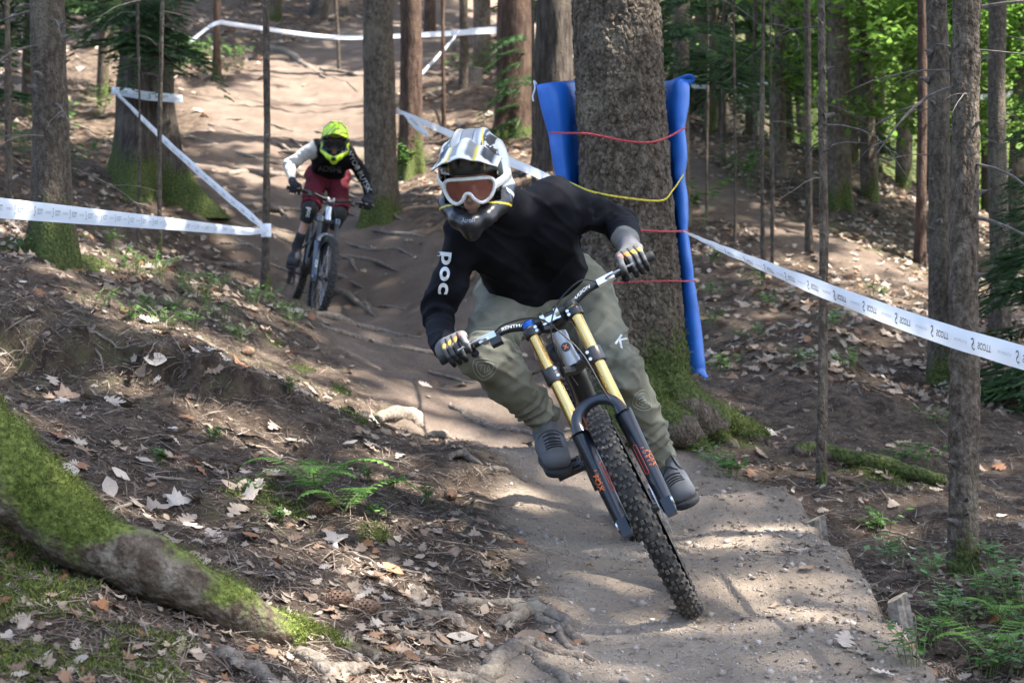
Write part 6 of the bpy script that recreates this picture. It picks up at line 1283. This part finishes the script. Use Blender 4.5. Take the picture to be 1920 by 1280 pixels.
# ---- green plants
M_fern = leafmat('fern_green', [(.08,.18,.03),(.125,.26,.04),(.17,.31,.055)], .45); M_herb = leafmat('herb_green', [(.05,.12,.025),(.09,.19,.04),(.14,.26,.07)], .4); M_pale = leafmat('pale_leaf', [(.13,.24,.09),(.18,.30,.12),(.10,.2,.07)], .4); M_stem = plain('green_stem', (.10,.13,.04), .7)
def fern(label, px, py, n, ln, seed, group=None, mat=None, Yc=None):
    q = hit(px, py); root = empty('fern', q, label, 'fern', group); r2 = random.Random(seed)
    for i in range(n):
        az = 2*math.pi*i/n+r2.uniform(-.4, .4); L_ = ln*r2.uniform(.7, 1.1); V = []; Fc = []; pts = []
        for k in range(15): t = k/14; pts.append(q+np.array([math.cos(az)*L_*t*.9, math.sin(az)*L_*t*.9, L_*(1.15*t-.85*t*t)+.01]))
        for k in range(2, 15):
            t = k/14; w_ = L_*.30*math.sin(math.pi*(t*.8+.16))*(1-t*.35); tg = pts[k]-pts[k-1]; tg /= np.linalg.norm(tg); sd_ = nrm(np.cross(tg, [0, 0, 1.]))
            for s in (-1, 1):
                for h in range(4):      # leaflets of each pinna
                    b0 = pts[k]+sd_*s*w_*h/4; e0 = b0+(sd_*s*w_/3.2+tg*w_*.10); m0 = len(V); ww = L_*.030*(1-h*.16); V += [b0, (b0+e0)/2+tg*ww-np.array([0,0,.004]), e0-np.array([0,0,.006]), (b0+e0)/2-tg*ww]; Fc.append((m0, m0+1, m0+2, m0+3))
        link('frond', mesh_np('frond', np.array(V), np.array(Fc)), root, mat or M_fern, smooth=False)
        mb = MB(); mb.tube(pts, [.0022*(1-.7*k/14) for k in range(15)], 4); mb.build('stem', M_stem, root)
fern('bright green fern growing beside the trail below the bank', 590, 935, 7, .30, 1); fern('lower fern with drooping fronds next to the bright one', 645, 975, 5, .26, 2)
fern('fern in the undergrowth below the split stake', 1850, 1235, 7, .26, 3); fern('small fern at the edge of the undergrowth', 1880, 1170, 6, .22, 4)
def herb(label, px, py, n, h, size, seed, mat, group, cat='plant', name='low_plant', spread=.5):
    q = hit(px, py); root = empty(name, q, label, cat, group); r2 = random.Random(seed); V = []; Fc = []; st = MB()
    for i in range(n):
        az = r2.uniform(0, 6.283); rr_ = h*spread*r2.random()*1.6; tip = q+np.array([math.cos(az)*rr_, math.sin(az)*rr_, h*r2.uniform(.5, 1)]); st.tube([q+np.array([math.cos(az), math.sin(az), 0])*rr_*.3-np.array([0,0,.02]), (q+tip)/2+np.array([0,0,h*.15]), tip], .0014, 4)
        for k in range(r2.randint(5, 9)):
            t = r2.uniform(.35, 1); b0 = q*(1-t)+tip*t+np.array([0,0,h*.12*(1-t)]); a2 = r2.uniform(0, 6.283); d = np.array([math.cos(a2), math.sin(a2), r2.uniform(-.4, .3)]); e = np.array([-math.sin(a2), math.cos(a2), r2.uniform(-.3, .3)]); s = size*r2.uniform(.6, 1.2); m0 = len(V); V += [b0, b0+d*s*.5+e*s*.3, b0+d*s, b0+d*s*.5-e*s*.3]; Fc.append((m0, m0+1, m0+2, m0+3))
    link('leaves', mesh_np('leaves', np.array(V), np.array(Fc)), root, mat, smooth=False, kind='stuff'); st.build('stems', M_stem, root, kind='stuff')
GB = 'low bilberry plants on the left bank'
for i, (px, py) in enumerate([(40,480),(80,490),(230,500),(255,515),(290,510),(300,535),(340,545),(365,560),(395,575),(330,590),(280,590),(250,610),(420,600),(470,575),(500,570),(530,600),(360,620),(310,620),(200,475),(455,640),(400,545),(180,580),(150,455),(545,620)]): herb('low green bilberry plant on the left bank', px, py, 12, .13, .028, i, M_herb, GB, spread=.9)
GR = 'leafy undergrowth on the right'
for i, (px, py) in enumerate([(1680,1060),(1840,1130),(1880,1105),(1760,1210),(1820,1180),(1900,1200),(1900,1260),(1840,1270),(1780,1150),(1720,1250),(1870,1060),(1905,1140),(1740,1090),(1650,1010)]): herb('leafy green seedling in the undergrowth on the right', px, py, 9, .13, .038, 50+i, M_herb if i % 2 else M_pale, GR, spread=.8)
GS = 'small green plants scattered on the right slope'
for i, (px, py) in enumerate([(1340,880),(1370,895),(1350,700),(1420,640),(1690,870),(1750,800),(1330,560),(1450,580),(1600,700),(1500,690),(1340,500),(1420,540),(1700,620),(1860,760),(1640,560),(1560,620),(1740,880),(1330,620)]): herb('small green plant on the leafy right slope', px, py, 8, .12+.004*(1000-py)/100, .045, 80+i, M_herb if i % 3 else M_pale, GS, spread=.9)
for i, (px, py) in enumerate([(360,120),(430,120),(60,300),(110,260),(180,220),(380,130),(400,150),(120,330),(330,140),(880,155),(760,335),(1300,420),(1400,360)]): herb('small green shrub on the far slope', px, py, 16, .5, .09, 120+i, M_herb, 'small shrubs on the far slopes', 'shrub', 'low_shrub', .8)
for i, (px, py) in enumerate([(705,975),(735,920),(800,945),(540,740),(470,935),(690,905),(520,985),(300,870),(400,830)]): herb('small sprout among needles beside the trail', px, py, 6, .07, .03, 150+i, M_herb, 'small sprouts among the needles')
# ---- sticks, cones
STL = ['long thin stick lying beside the gravel trail below the fern', 'dry stick lying across needles above the mossy root', 'short crooked stick next to the mossy root', 'small stick leaning towards the mossy root', 'thin stick lying near the foot of the lichen spotted spruce', 'short twig in front of the mossy spruce spur', 'straight twig lying on the gravel by the inner trail edge', 'dry stick above the bright fern', 'thin stick below the root hump at the trail', 'stick lying behind the moss covered log', 'stick poking from the undercut bank lip', 'steep stick leaning on the undercut bank']
M_stick = plain('stick_bark', (.15,.12,.095), .9, var=.4, scale=50)
for i, pts in enumerate([[(640,1035),(700,1060),(770,1085),(845,1108)], [(265,905),(350,905),(430,910)], [(395,1010),(440,1060),(470,1070)], [(205,985),(245,945),(262,925)], [(1640,1005),(1700,1015),(1800,1030)], [(1310,850),(1330,870),(1370,890)], [(880,948),(930,950),(980,950)], [(520,860),(580,875),(640,890)], [(700,870),(760,880),(800,900)], [(1700,830),(1760,850),(1820,880)], [(160,620),(215,660),(260,690)], [(170,620),(190,690),(250,720)]]):
    c, rr = ground_tube(pts, [.006]*len(pts), 1.2, wob=.012); mb = MB(); mb.tube(list(c), list(np.linspace(.0065, .003, len(c))), 6); tag(mb.build('fallen_stick', M_stick), STL[i], 'stick', 'fallen sticks')
M_cone = plain('cone_brown', (.13,.075,.045), .8, var=.4, scale=60)
for i, (px, py, az) in enumerate([(845,935,1.5),(682,1155,.2),(632,1135,.1),(600,965,.4),(345,655,.3),(465,668,1.)]):
    q = hit(px, py); mb = MB(); d = np.array([math.cos(az), math.sin(az), .1]); L_ = .085; u_ = nrm(np.cross(d, [0, 0, 1.])); v_ = np.cross(u_, nrm(d)); c0 = q+np.array([0, 0, .018])
    for k in range(13):
        t = k/12; rad = .021*math.sin(math.pi*(t*.86+.1))+.003
        for a in range(8): an = a*math.pi/4+k*.39; n_ = u_*math.cos(an)+v_*math.sin(an); mb.box(c0+nrm(d)*L_*(t-.5)+n_*rad*.75, nrm(np.cross(n_, d))*.007, n_*rad*.32+nrm(d)*.003, nrm(d)*.0035)
    tag(mb.build('spruce_cone', M_cone, smooth=False), 'brown spruce cone lying on the needles', 'cone', 'fallen spruce cones')
